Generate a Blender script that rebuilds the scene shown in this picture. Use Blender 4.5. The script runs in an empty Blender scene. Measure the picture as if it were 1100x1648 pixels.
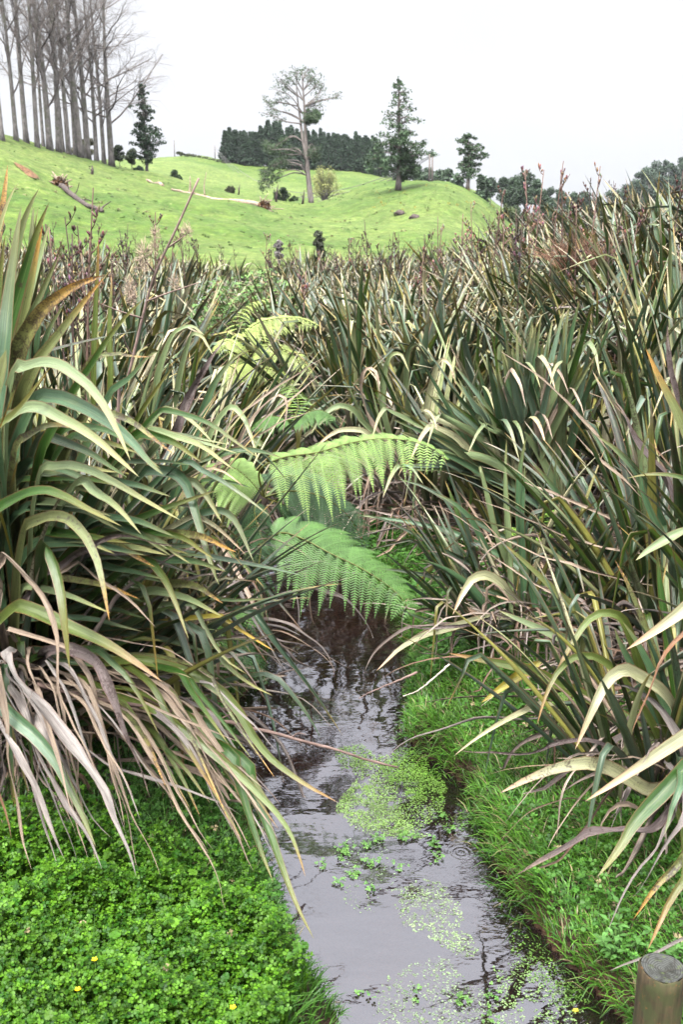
import bpy, math, random
import numpy as np
from math import radians as R, pi, sin, cos
rng = np.random.default_rng(7)
random.seed(7)
SC = bpy.context.scene

# ------------------------------------------------------------------ camera
CAM = np.array([0.0, 0.0, 2.6])
FPX = 1602.0                       # focal length in pixels of the 1100x1648 photograph
PITCH = math.atan((824 - 370) / FPX)
cd = bpy.data.cameras.new("camera"); cam = bpy.data.objects.new("camera", cd)
SC.collection.objects.link(cam); SC.camera = cam
cam.location = CAM; cam.rotation_euler = (pi / 2 - PITCH, 0, 0)
cd.sensor_fit = 'VERTICAL'; cd.sensor_height = 36.0; cd.sensor_width = 24.03
cd.lens = 36.0 * FPX / 1648.0
cd.clip_start = 0.05; cd.clip_end = 6000
cd.dof.use_dof = True; cd.dof.focus_distance = 5.2; cd.dof.aperture_fstop = 5.6

# ------------------------------------------------------------------ sky, sun, exposure
W = bpy.data.worlds.new("World"); SC.world = W; W.use_nodes = True
nt = W.node_tree; nt.nodes.clear()
sky = nt.nodes.new('ShaderNodeTexSky'); sky.sky_type = 'NISHITA'; sky.sun_disc = False
sky.sun_elevation = R(58); sky.sun_rotation = R(200)
sky.air_density = 1.0; sky.dust_density = 6.0; sky.ozone_density = 1.0
hs = nt.nodes.new('ShaderNodeHueSaturation'); hs.inputs['Saturation'].default_value = 0.10
gam = nt.nodes.new('ShaderNodeMix'); gam.data_type = 'RGBA'; gam.inputs[0].default_value = 0.6
gam.inputs[7].default_value = (8.9, 9.05, 9.4, 1)     # even overcast cloud layer
bg = nt.nodes.new('ShaderNodeBackground'); bg.inputs[1].default_value = 0.07
wo = nt.nodes.new('ShaderNodeOutputWorld')
nt.links.new(sky.outputs[0], hs.inputs['Color']); nt.links.new(hs.outputs[0], gam.inputs[6])
tcw = nt.nodes.new('ShaderNodeTexCoord'); sxw = nt.nodes.new('ShaderNodeSeparateXYZ'); nt.links.new(tcw.outputs['Generated'], sxw.inputs[0])
mrw = nt.nodes.new('ShaderNodeMapRange'); nt.links.new(sxw.outputs[2], mrw.inputs[0])      # overcast sky: the zenith about three times the horizon
for s_, v_ in ((1, 0.2), (2, 1.0), (3, .65), (4, 4.0)): mrw.inputs[s_].default_value = v_
cw = nt.nodes.new('ShaderNodeTexNoise'); cw.inputs['Scale'].default_value = 1.7; cw.inputs['Detail'].default_value = 4; nt.links.new(tcw.outputs['Generated'], cw.inputs[0])
cwr = nt.nodes.new('ShaderNodeMapRange'); nt.links.new(cw.outputs[0], cwr.inputs[0])
for s_, v_ in ((1, .3), (2, .7), (3, .9), (4, 1.1)): cwr.inputs[s_].default_value = v_
mw = nt.nodes.new('ShaderNodeMath'); mw.operation = 'MULTIPLY'; nt.links.new(mrw.outputs[0], mw.inputs[0]); nt.links.new(cwr.outputs[0], mw.inputs[1])
mx_ = nt.nodes.new('ShaderNodeMix'); mx_.data_type = 'RGBA'; mx_.blend_type = 'MULTIPLY'; mx_.inputs[0].default_value = 1
nt.links.new(gam.outputs[2], mx_.inputs[6]); nt.links.new(mw.outputs[0], mx_.inputs[7]); nt.links.new(mx_.outputs[2], bg.inputs[0]); nt.links.new(bg.outputs[0], wo.inputs[0])
sl = bpy.data.lights.new("sun", 'SUN'); sl.energy = 1.5; sl.angle = R(10); sl.color = (1.0, .97, .93)
so = bpy.data.objects.new("sun", sl); SC.collection.objects.link(so)
so.rotation_euler = (R(32), 0, R(-20))       # from high behind the hill on the left
SC.view_settings.view_transform = 'Standard'; SC.view_settings.look = 'None'
SC.view_settings.exposure = 1.6; SC.view_settings.gamma = 1.0
SC.cycles.max_bounces = 6; SC.cycles.diffuse_bounces = 0; SC.cycles.glossy_bounces = 3
SC.cycles.transmission_bounces = 4; SC.cycles.transparent_max_bounces = 8
SC.cycles.use_adaptive_sampling = True; SC.cycles.use_denoising = True
SC.cycles.caustics_reflective = False; SC.cycles.caustics_refractive = False

# ------------------------------------------------------------------ pixel helpers
cp, sp_ = cos(PITCH), sin(PITCH)
def ray(px, py):
    dx = (px - 550) / FPX; dy = (824 - py) / FPX
    return np.array([dx, cp + dy * sp_, -sp_ + dy * cp])
def P(px, py, Y):
    d = ray(px, py); return CAM + d * (Y / d[1])
def G(px, py, z=0.0):
    d = ray(px, py); return CAM + d * ((z - CAM[2]) / d[2])
def proj(p):
    d = np.asarray(p, float) - CAM
    dep = d[1] * cp - d[2] * sp_; up = d[1] * sp_ + d[2] * cp
    return 550 + FPX * d[0] / dep, 824 - FPX * up / dep

# ------------------------------------------------------------------ mesh helpers
class MB:
    def __init__(s): s.v = []; s.q = []; s.t = []; s.uv = []; s.c = []; s.n = 0
    def add(s, v, q=None, t=None, uv=None, c=None):
        v = np.asarray(v, float).reshape(-1, 3); k = len(v)
        s.v.append(v)
        if q is not None and len(q): s.q.append(np.asarray(q, np.int64).reshape(-1, 4) + s.n)
        if t is not None and len(t): s.t.append(np.asarray(t, np.int64).reshape(-1, 3) + s.n)
        s.uv.append(np.zeros((k, 2)) if uv is None else np.asarray(uv, float).reshape(-1, 2))
        if c is None: c = (.5, .5, .5)
        c = np.asarray(c, float)
        if c.ndim == 1: c = np.tile(c, (k, 1))
        if c.shape[1] == 3: c = np.hstack([c, np.zeros((len(c), 1))])
        s.c.append(c); s.n += k
    def build(s, name, mat, parent=None, loc=None, smooth=True):
        m = bpy.data.meshes.new(name)
        v = np.vstack(s.v); q = np.vstack(s.q) if s.q else np.zeros((0, 4), int); t = np.vstack(s.t) if s.t else np.zeros((0, 3), int)
        if loc is not None: v = v - np.asarray(loc)
        m.vertices.add(len(v)); m.vertices.foreach_set('co', v.astype(np.float32).ravel())
        nl = len(q) * 4 + len(t) * 3
        li = np.concatenate([q.ravel(), t.ravel()]).astype(np.int32)
        m.loops.add(nl); m.loops.foreach_set('vertex_index', li)
        m.polygons.add(len(q) + len(t))
        st = np.concatenate([np.arange(len(q)) * 4, len(q) * 4 + np.arange(len(t)) * 3]).astype(np.int32)
        m.polygons.foreach_set('loop_start', st)
        m.polygons.foreach_set('use_smooth', np.full(len(st), smooth))
        uvl = m.uv_layers.new(name='UVMap'); uvl.data.foreach_set('uv', np.vstack(s.uv)[li].astype(np.float32).ravel())
        ca = m.color_attributes.new('col', 'FLOAT_COLOR', 'POINT'); ca.data.foreach_set('color', np.vstack(s.c).astype(np.float32).ravel())
        m.update(calc_edges=True); m.materials.append(mat)
        o = bpy.data.objects.new(name, m); SC.collection.objects.link(o)
        if parent is not None: o.parent = parent
        if loc is not None and parent is None: o.location = loc
        return o

def tag(o, label=None, cat=None, group=None, kind=None):
    if label: o['label'] = label
    if cat: o['category'] = cat
    if group: o['group'] = group
    if kind: o['kind'] = kind
    return o
def thing(name, label, cat, loc=(0, 0, 0), rz=0.0, group=None):
    o = bpy.data.objects.new(name, None); SC.collection.objects.link(o)
    o.location = loc; o.rotation_euler = (0, 0, rz); o.empty_display_size = .1
    return tag(o, label, cat, group)
def copy_tree(o, parent=None):
    c = o.copy(); SC.collection.objects.link(c)
    if parent is not None: c.parent = parent
    for ch in list(o.children): copy_tree(ch, c)
    return c
def nrm(a): a = np.asarray(a, float); return a / (np.linalg.norm(a, axis=-1, keepdims=True) + 1e-12)
def tube(mb, pts, rad, n=6, c=(.5, .5, .5), cap=True):
    pts = np.asarray(pts, float); k = len(pts); rad = np.broadcast_to(np.asarray(rad, float), (k,))
    T = nrm(np.gradient(pts, axis=0)); ref = np.array([0, 0, 1.]) if abs(T[0][2]) < .9 else np.array([1., 0, 0])
    A = nrm(np.cross(T, ref)); B = np.cross(T, A)
    th = np.arange(n) * 2 * pi / n
    ring = pts[:, None] + rad[:, None, None] * (A[:, None] * np.cos(th)[None, :, None] + B[:, None] * np.sin(th)[None, :, None])
    i = np.arange(k - 1)[:, None] * n; j = np.arange(n)[None]; jn = (j + 1) % n
    q = np.stack([i + j, i + jn, i + n + jn, i + n + j], -1).reshape(-1, 4)
    L = np.concatenate([[0], np.cumsum(np.linalg.norm(np.diff(pts, axis=0), axis=1))])
    uv = np.stack([np.broadcast_to(th / (2 * pi), (k, n)), np.broadcast_to(L[:, None], (k, n))], -1)
    t = None
    if cap and n >= 3:
        t = [(0, b + 1, b) for b in range(1, n - 1)] + [((k - 1) * n, (k - 1) * n + b, (k - 1) * n + b + 1) for b in range(1, n - 1)]
    mb.add(ring, q, t, uv, c)
def crom(pts, m):
    pts = np.asarray(pts, float); p = np.vstack([2 * pts[0] - pts[1], pts, 2 * pts[-1] - pts[-2]])
    seg = np.linalg.norm(np.diff(pts, axis=0), axis=1); L = np.concatenate([[0], np.cumsum(seg)])
    s = np.linspace(0, L[-1], m); out = []
    for x in s:
        i = min(np.searchsorted(L, x, 'right') - 1, len(seg) - 1); u = (x - L[i]) / max(seg[i], 1e-9)
        a, b, c_, d = p[i], p[i + 1], p[i + 2], p[i + 3]
        out.append(.5 * (2 * b + (c_ - a) * u + (2 * a - 5 * b + 4 * c_ - d) * u * u + (3 * b - a - 3 * c_ + d) * u ** 3))
    return np.array(out)
def sm(a, b, x): t = np.clip((x - a) / (b - a), 0, 1); return t * t * (3 - 2 * t)
def vnoise(x, y, seed=0):
    xi = np.floor(x).astype(int); yi = np.floor(y).astype(int); fx = x - xi; fy = y - yi
    fx = fx * fx * (3 - 2 * fx); fy = fy * fy * (3 - 2 * fy)
    def h(a, b):
        n = (a * 374761393 + b * 668265263 + seed * 1442695) & 0x7fffffff
        n = ((n ^ (n >> 13)) * 1274126177) & 0x7fffffff
        return ((n ^ (n >> 16)) & 0xffff) / 65535.0
    return (h(xi, yi) * (1 - fx) + h(xi + 1, yi) * fx) * (1 - fy) + (h(xi, yi + 1) * (1 - fx) + h(xi + 1, yi + 1) * fx) * fy

# ------------------------------------------------------------------ materials
def mat_base(name):
    m = bpy.data.materials.new(name); m.use_nodes = True; t = m.node_tree; t.nodes.clear()
    out = t.nodes.new('ShaderNodeOutputMaterial'); return m, t, out
def N(t, kind, **kw):
    n = t.nodes.new(kind)
    for k, v in kw.items():
        if k in ('operation', 'data_type', 'blend_type', 'noise_dimensions', 'attribute_name', 'wave_type', 'bands_direction', 'feature', 'rings_direction'): setattr(n, k, v)
        else:
            n.inputs[int(k[1:]) if k[0] == 'i' and k[1:].isdigit() else k.replace('_', ' ')].default_value = v
    return n
def mixc(t, fac, a, b, mode='MIX'):
    n = t.nodes.new('ShaderNodeMix'); n.data_type = 'RGBA'; n.blend_type = mode
    for s, v in ((0, fac), (6, a), (7, b)):
        if hasattr(v, 'links') or isinstance(v, bpy.types.NodeSocket): t.links.new(v, n.inputs[s])
        else: n.inputs[s].default_value = v if s == 0 else (*v, 1) if len(v) == 3 else v
    return n.outputs[2]
def mth(t, op, a, b=0.0, c=None):
    n = t.nodes.new('ShaderNodeMath'); n.operation = op
    for s, v in enumerate((a, b) if c is None else (a, b, c)):
        if isinstance(v, bpy.types.NodeSocket): t.links.new(v, n.inputs[s])
        else: n.inputs[s].default_value = v
    return n.outputs[0]
def mrange(t, v, a, b, c=0.0, d=1.0):
    n = t.nodes.new('ShaderNodeMapRange'); n.clamp = True
    t.links.new(v, n.inputs[0])
    for s, x in zip((1, 2, 3, 4), (a, b, c, d)): n.inputs[s].default_value = x
    return n.outputs[0]
def noise(t, vec, scale, detail=3, rough=.55, vscale=None):
    n = t.nodes.new('ShaderNodeTexNoise'); n.inputs['Scale'].default_value = scale; n.inputs['Detail'].default_value = detail; n.inputs['Roughness'].default_value = rough
    if vec is not None:
        if vscale is not None:
            mp = t.nodes.new('ShaderNodeMapping'); mp.inputs['Scale'].default_value = vscale; t.links.new(vec, mp.inputs[0]); vec = mp.outputs[0]
        t.links.new(vec, n.inputs[0])
    return n.outputs[0]
def finish(t, out, col, rough=.5, spec=.5, transl=0.0, bump=None, bstr=.3, bdist=.01, tcol=None):
    b = t.nodes.new('ShaderNodeBsdfPrincipled')
    for s, v in (('Base Color', col), ('Roughness', rough), ('Specular IOR Level', spec)):
        if isinstance(v, bpy.types.NodeSocket): t.links.new(v, b.inputs[s])
        else: b.inputs[s].default_value = (*v, 1) if s == 'Base Color' and len(v) == 3 else v
    if bump is not None:
        bn = t.nodes.new('ShaderNodeBump'); bn.inputs['Strength'].default_value = bstr; bn.inputs['Distance'].default_value = bdist
        t.links.new(bump, bn.inputs['Height']); t.links.new(bn.outputs[0], b.inputs['Normal'])
    sh = b.outputs[0]
    if transl > 0:
        tr = t.nodes.new('ShaderNodeBsdfTranslucent')
        if isinstance(tcol if tcol is not None else col, bpy.types.NodeSocket): t.links.new(tcol if tcol is not None else col, tr.inputs[0])
        mx = t.nodes.new('ShaderNodeMixShader'); mx.inputs[0].default_value = transl
        t.links.new(sh, mx.inputs[1]); t.links.new(tr.outputs[0], mx.inputs[2]); sh = mx.outputs[0]
    t.links.new(sh, out.inputs[0])
def attr(t, name='col'):
    a = t.nodes.new('ShaderNodeAttribute'); a.attribute_name = name; return a

def m_flax(dead=False):
    m, t, out = mat_base('dry_flax_leaf' if dead else 'flax_leaf')
    a = attr(t); uv = t.nodes.new('ShaderNodeUVMap').outputs[0]
    sx = t.nodes.new('ShaderNodeSeparateXYZ'); t.links.new(uv, sx.inputs[0])
    ax = mth(t, 'ABSOLUTE', sx.outputs[0])
    tc = t.nodes.new('ShaderNodeTexCoord').outputs['Object']
    def lng(su, sv, sc, det=4):
        cmb = t.nodes.new('ShaderNodeCombineXYZ'); t.links.new(mth(t, 'MULTIPLY', sx.outputs[0], su), cmb.inputs[0]); t.links.new(mth(t, 'MULTIPLY', sx.outputs[1], sv), cmb.inputs[1])
        return noise(t, cmb.outputs[0], sc, det, .62)
    st = lng(9.0, .8, 1.6); patch = lng(1.1, 1.3, 1.0, 5)
    c = mixc(t, 1.0, a.outputs['Color'], mrange(t, st, .3, .7, *((.42, 1.5) if dead else (.50, 1.5))), 'MULTIPLY')
    # uneven fading along the blade
    if dead:
        c = mixc(t, mrange(t, patch, .48, .66, 0, .75), c, (.11, .085, .075)); c = mixc(t, mrange(t, patch, .30, .44, .45, 0), c, (.46, .42, .36))
    else:
        c = mixc(t, mrange(t, patch, .55, .72, 0, .45), c, (.11, .125, .03)); c = mixc(t, mrange(t, patch, .28, .42, .5, 0), c, mixc(t, 1.0, c, (.55, .62, .6), 'MULTIPLY'))
        c = mixc(t, mrange(t, ax, .0, .10, .4, 0.0), c, (.17, .20, .07))
    c = mixc(t, mrange(t, ax, .84, .97, 0, .5 if dead else .75), c, (.14, .055, .022))
    sp = noise(t, tc, 110, 3, .7); bl = noise(t, tc, 19, 4, .65)
    k = mth(t, 'ADD', mth(t, 'MULTIPLY', sp, .60), mth(t, 'MULTIPLY', bl, .55))
    thr = mth(t, 'SUBTRACT', .77, mth(t, 'MULTIPLY', a.outputs['Alpha'], .24))
    f = mrange(t, mth(t, 'MULTIPLY', mth(t, 'SUBTRACT', k, thr), 9.0), 0, 1, 0, .85)
    c = mixc(t, f, c, (.035, .018, .014))
    ge = t.nodes.new('ShaderNodeNewGeometry')
    c2 = mixc(t, mth(t, 'MULTIPLY', ge.outputs['Backfacing'], .25), c, mixc(t, 1.0, c, (1.35, 1.45, 1.5), 'MULTIPLY'))
    bmp = mth(t, 'ADD', st, mth(t, 'MULTIPLY', bl, .8))
    if dead: finish(t, out, c2, .62, .4, .05, bmp, .8, .006)
    else: finish(t, out, c2, mrange(t, st, .3, .7,   .26, .40), .6, .04, bmp, .5, .004)
    return m
def m_leaf(name, rough=.45, spec=.5, transl=.25, nscale=30, amt=.35):
    m, t, out = mat_base(name); a = attr(t)
    tc = t.nodes.new('ShaderNodeTexCoord').outputs['Object']
    n = noise(t, tc, nscale, 3)
    c = mixc(t, 1.0, a.outputs['Color'], mrange(t, n, .3, .7, 1 - amt, 1 + amt), 'MULTIPLY')
    finish(t, out, c, rough, spec, transl)
    return m
def m_bark(name, c1, c2, scale=6, rough=.85, vs=(1, 1, .25), lichen=None):
    m, t, out = mat_base(name)
    tc = t.nodes.new('ShaderNodeTexCoord').outputs['Object']
    n = noise(t, tc, scale, 6, .65, vs); n2 = noise(t, tc, scale * .35, 3, .5)
    c = mixc(t, mrange(t, n, .35, .65), c1, c2)
    if lichen: c = mixc(t, mrange(t, n2, .5, .62, 0, .7), c, lichen)
    finish(t, out, c, rough, .25, 0, n, .6, .02)
    return m
M = {}
M['flax'] = m_flax(); M['dry'] = m_flax(True)
M['twigs'] = m_bark('grey_twigs', (.12, .10, .09), (.26, .23, .21), 4, .9, (1, 1, 1))
M['fern'] = m_leaf('fern_green', .5, .4, .3, 14, .22)
M['grass'] = m_leaf('grass_blade', .42, .45, .3, 5, .25)
M['herb'] = m_leaf('herb_leaf', .5, .28, .2, 8, .3)
M['weed'] = m_leaf('water_weed', .6, .3, .2, 6, .3)
M['foliage'] = m_leaf('tree_foliage', .6, .3, .12, 1.2, .3)
M['wood'] = m_leaf('dry_stem', .75, .3, 0.0, 25, .35)
M['barkgrey'] = m_bark('grey_bark', (.09, .083, .075), (.27, .25, .23), 5, .9, (1, 1, .35), (.12, .125, .085))
M['pinebark'] = m_bark('pine_bark', (.10, .085, .075), (.25, .22, .20), 6, .9, (1, 1, .2))
M["log"] = m_bark("weathered_log", (.025, .02, .018), (.13, .10, .09), 9, .9, (.25, 1, 1))
M['logtan'] = m_bark('stripped_log', (.20, .135, .095), (.46, .36, .28), 9, .85, (.2, 1, 1))
M['clay'] = m_bark('bare_clay', (.06, .032, .018), (.22, .12, .06), 5, .95, (1, 1, 1))
M['twig'] = m_bark('branch_bark', (.07, .042, .035), (.22, .15, .125), 22, .7, (.3, 1, 1))
# ------------------------------------------------------------------ terrain
COLS = np.array([-900, -400, 0, 100, 200, 300, 400, 500, 600, 700, 760, 830, 930, 1100, 1500, 2100], float)
RY = np.array([42, 50, 62, 76, 92, 112, 135, 165, 200, 245, 320, 500, 1000, 2600], float)
TAB = np.array([
 # 42   50   62   76   92   112  135  165  200  245  320  500  1000 2600
 [430, 390, 300, 220, 170, 150, 160, 180, 200, 230, 260, 300, 330, 350],
 [435, 390, 300, 222, 178, 165, 175, 195, 215, 240, 265, 300, 330, 350],
 [440, 398, 312, 240, 208, 214, 226, 240, 250, 256, 272, 300, 330, 350],
 [442, 402, 336, 280, 250, 243, 254, 262, 262, 262, 276, 302, 330, 350],
 [442, 404, 350, 306, 281, 270, 273, 268, 262, 258, 272, 302, 330, 350],
 [444, 406, 365, 330, 306, 297, 300, 290, 266, 251, 264, 302, 330, 350],
 [444, 408, 378, 350, 330, 320, 326, 316, 288, 264, 275, 304, 330, 350],
 [444, 410, 388, 366, 345, 329, 330, 322, 297, 272, 282, 306, 330, 350],
 [444, 412, 392, 372, 335, 300, 296, 315, 300, 279, 285, 308, 330, 350],
 [444, 413, 398, 366, 318, 288, 300, 330, 330, 305, 300, 312, 332, 350],
 [446, 415, 400, 380, 340, 310, 322, 345, 326, 312, 306, 316, 334, 350],
 [448, 424, 412, 400, 386, 370, 366, 360, 352, 350, 350, 350, 352, 355],
 [450, 434, 424, 414, 406, 398, 392, 386, 382, 378, 374, 366, 358, 356],
 [450, 436, 426, 416, 408, 400, 394, 388, 382, 372, 350, 352, 352, 355],
 [448, 430, 412, 400, 385, 370, 350, 330, 310, 290, 275, 285, 325, 350],
 [448, 430, 412, 400, 385, 370, 350, 330, 310, 290, 275, 285, 325, 350]], float)
def _z_from_py(py, Y):
    dy = (824 - py) / FPX; return CAM[2] + Y * (-sp_ + dy * cp) / (cp + dy * sp_)
ZT = np.array([[_z_from_py(TAB[i, j], RY[j]) for j in range(len(RY))] for i in range(len(COLS))])
def _cr1(idx, fr, arr, axis):
    n = arr.shape[axis]
    g = lambda k: np.take(arr, np.clip(idx + k, 0, n - 1), axis=axis)
    return g(-1), g(0), g(1), g(2)
def hill_z(x, y):
    x = np.asarray(x, float); y = np.asarray(y, float)
    yy = np.maximum(y, 20.0)
    px = 550 + FPX * (x / yy) / cp
    ci = np.clip(np.searchsorted(COLS, px, 'right') - 1, 0, len(COLS) - 2); u = np.clip((px - COLS[ci]) / (COLS[ci + 1] - COLS[ci]), 0, 1)
    ly = np.log(yy); LR = np.log(RY)
    ri = np.clip(np.searchsorted(LR, ly, 'right') - 1, 0, len(RY) - 2); v = np.clip((ly - LR[ri]) / (LR[ri + 1] - LR[ri]), 0, 1)
    def cr(a, b, c, d, u): return .5 * (2 * b + (c - a) * u + (2 * a - 5 * b + 4 * c - d) * u * u + (3 * b - a - 3 * c + d) * u ** 3)
    def at(i, j): return ZT[np.clip(i, 0, len(COLS) - 1), np.clip(j, 0, len(RY) - 1)]
    rows = [cr(at(ci + k, ri - 1), at(ci + k, ri), at(ci + k, ri + 1), at(ci + k, ri + 2), v) for k in (-1, 0, 1, 2)]
    return cr(*rows, u)
# stream outline: from the photograph's water edges on the plane z = 0
L_PX = [(430, 1900), (525, 1640), (490, 1560), (475, 1500), (460, 1420), (440, 1330), (418, 1260), (405, 1180), (415, 1130), (455, 1085), (462, 1050), (440, 1000), (405, 960), (385, 930)]
R_PX = [(1080, 1900), (1000, 1648), (945, 1590), (870, 1520), (828, 1460), (795, 1400), (765, 1335), (735, 1270), (690, 1225), (640, 1185), (640, 1130), (655, 1080), (655, 1030), (640, 990), (600, 950), (560, 925)]
L_PX = [(x - 34 * min(1, max(0, (1540 - y) / 180)) + (14 if y > 1600 else 0), y) for x, y in L_PX]; R_PX = [(x + 12, y) for x, y in R_PX]
def _edge(l):
    a = np.array([G(x, y)[:2] for x, y in l]); return a[np.argsort(a[:, 1])]
LE, RE = _edge(L_PX), _edge(R_PX)
FARC = np.array([(6.9, -.55, -.0), (8.2, -.75, -.35), (10, -1.3, -.85), (13, -1.9, -1.4), (17, -2.4, -1.9), (22, -2.5, -2.0), (32, -3, -2.5)])
LY = np.concatenate([[-6, 0], LE[:, 1], FARC[1:, 0]]); LX = np.concatenate([[-.5, -.32], LE[:, 0], FARC[1:, 1]])
RYY = np.concatenate([[-6, 0], RE[:, 1], FARC[1:, 0]]); RX = np.concatenate([[.5, .62], RE[:, 0], FARC[1:, 2]])
def edges(y): return np.interp(y, LY, LX), np.interp(y, RYY, RX)
def ground_z(x, y, fine=True):
    x = np.asarray(x, float); y = np.asarray(y, float)
    l, r = edges(y)
    if fine:
        w = .05 * (vnoise(x * 3 + 9, y * 3, 3) - .5) + .04 * (vnoise(x * 9, y * 9, 5) - .5)
    else: w = 0
    d = np.maximum(l - x, x - r) + w            # >0 on the banks
    inside = -.05 - .13 * sm(0, .3, -d)
    left = x < (l + r) / 2
    bank = np.where(left, .02 + .08 * sm(0, .10, d) + .20 * sm(.1, .9, d) + .12 * sm(.8, 3, d), .03 + .10 * sm(0, .08, d) + .14 * sm(.05, .9, d) + .16 * sm(.9, 3, d))
    z = np.where(d > 0, bank, inside)
    z = z + np.where(d > .2, .07 * (vnoise(x * 1.1, y * 1.1, 1) - .5) + .025 * (vnoise(x * 5, y * 5, 2) - .5), 0) * (1 if fine else 0)
    z = z + 1.0 * sm(2.0, 5.5, x) * sm(6.5, 11, y) * (1 - sm(22, 34, y))
    hz = hill_z(x, y)
    b = sm(34, 46, y)
    z = z * (1 - b) + hz * b
    far = np.where(y > 46, (vnoise(x * .12, y * .12, 8) - .5) * .9 + (vnoise(x * .45, y * .45, 9) - .5) * .42 + (vnoise(x * 1.3, y * 1.3, 10) - .5) * .18, 0)
    return z + far * sm(46, 60, y) * np.where(y > 400, 3, 1)
def gz(x, y): return float(ground_z(np.array([x]), np.array([y]))[0])

def build_ground():
    dens = np.radians(np.arange(-40, 40.01, .18)); rest = np.radians(np.arange(42, 318.1, 6.0))
    th = np.concatenate([dens, rest]); n = len(th)
    r = [.25]
    while r[-1] < 5000: r.append(r[-1] * (1.012 if 2 < r[-1] < 13 else 1.022 if r[-1] < 400 else 1.1))
    r = np.array(r); k = len(r)
    X = r[:, None] * np.sin(th)[None]; Y = r[:, None] * np.cos(th)[None]
    Z = ground_z(X, Y)
    v = np.stack([X, Y, Z], -1).reshape(-1, 3)
    i = np.arange(k - 1)[:, None] * n; j = np.arange(n)[None]; jn = (j + 1) % n
    q = np.stack([i + j, i + jn, i + n + jn, i + n + j], -1).reshape(-1, 4)
    v = np.vstack([v, [[0, 0, gz(0, 0)]]]); t = [(n * k, (b + 1) % n, b) for b in range(n)]
    # zone: r = bare/wet soil, g = leaf litter under flax, b = pasture
    x, y = v[:, 0], v[:, 1]; l, rr = edges(y); d = np.maximum(l - x, x - rr)
    past = sm(36, 47, y + 3 * (vnoise(x * .3, y * .3, 4) - .5)); wet = (1 - sm(.0, .12, d)) * (y < 40)
    c = np.stack([wet, 1 - past, past, np.ones_like(past)], 1)
    mb = MB(); mb.add(v, q, t, np.zeros((len(v), 2)), c)
    m, tr, out = mat_base('valley_ground'); a = attr(tr)
    s = tr.nodes.new('ShaderNodeSeparateColor'); tr.links.new(a.outputs['Color'], s.inputs[0])
    tc = tr.nodes.new('ShaderNodeTexCoord').outputs['Object']
    nb = noise(tr, tc, 3.2, 8, .7); nm = noise(tr, tc, .22, 5, .6); ns = noise(tr, tc, .035, 3, .5); nf = noise(tr, tc, 1.4, 6, .75, (.55, 1.0, 1.6))
    g = mixc(tr, mrange(tr, nm, .36, .64), (.042, .090, .012), (.098, .145, .026))
    g = mixc(tr, mrange(tr, ns, .42, .6, 0, .55), g, (.15, .185, .055))
    g = mixc(tr, mrange(tr, nf, .50, .62, 0, .8), g, (.055, .10, .02))
    g = mixc(tr, mrange(tr, nb, .55, .66, 0, .55), g, (.22, .21, .10))
    vr = tr.nodes.new('ShaderNodeTexVoronoi'); vr.inputs['Scale'].default_value = .35; tr.links.new(tc, vr.inputs[0])
    wv_ = noise(tr, tc, .9, 5, .7, (1, 1, 3.0)); g = mixc(tr, mrange(tr, wv_, .52, .60, 0, .55), g, (.06, .115, .02))
    g = mixc(tr, mrange(tr, vr.outputs[0], .10, .02, 0, .6), g, (.045, .075, .018))
    lit = mixc(tr, mrange(tr, nb, .4, .62), (.022, .018, .012), (.085, .06, .04))
    soil = mixc(tr, mrange(tr, nb, .4, .6), (.028, .017, .010), (.085, .048, .026))
    g = mixc(tr, 1.0, g, mth(tr, 'MULTIPLY', mrange(tr, noise(tr, tc, 2.2, 6, .75, (1, .7, 1)), .33, .67, .62, 1.38), mrange(tr, noise(tr, tc, .5, 4, .65, (1, 1, 2.5)), .35, .65, .85, 1.15)), 'MULTIPLY')
    c = mixc(tr, s.outputs[1], g, lit); c = mixc(tr, s.outputs[0], c, soil)
    finish(tr, out, c, .9, .2, 0, mth(tr, 'ADD', nb, nf), .9, .16)
    o = mb.build('ground', m); tag(o, kind='structure'); return o
build_ground()

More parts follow.
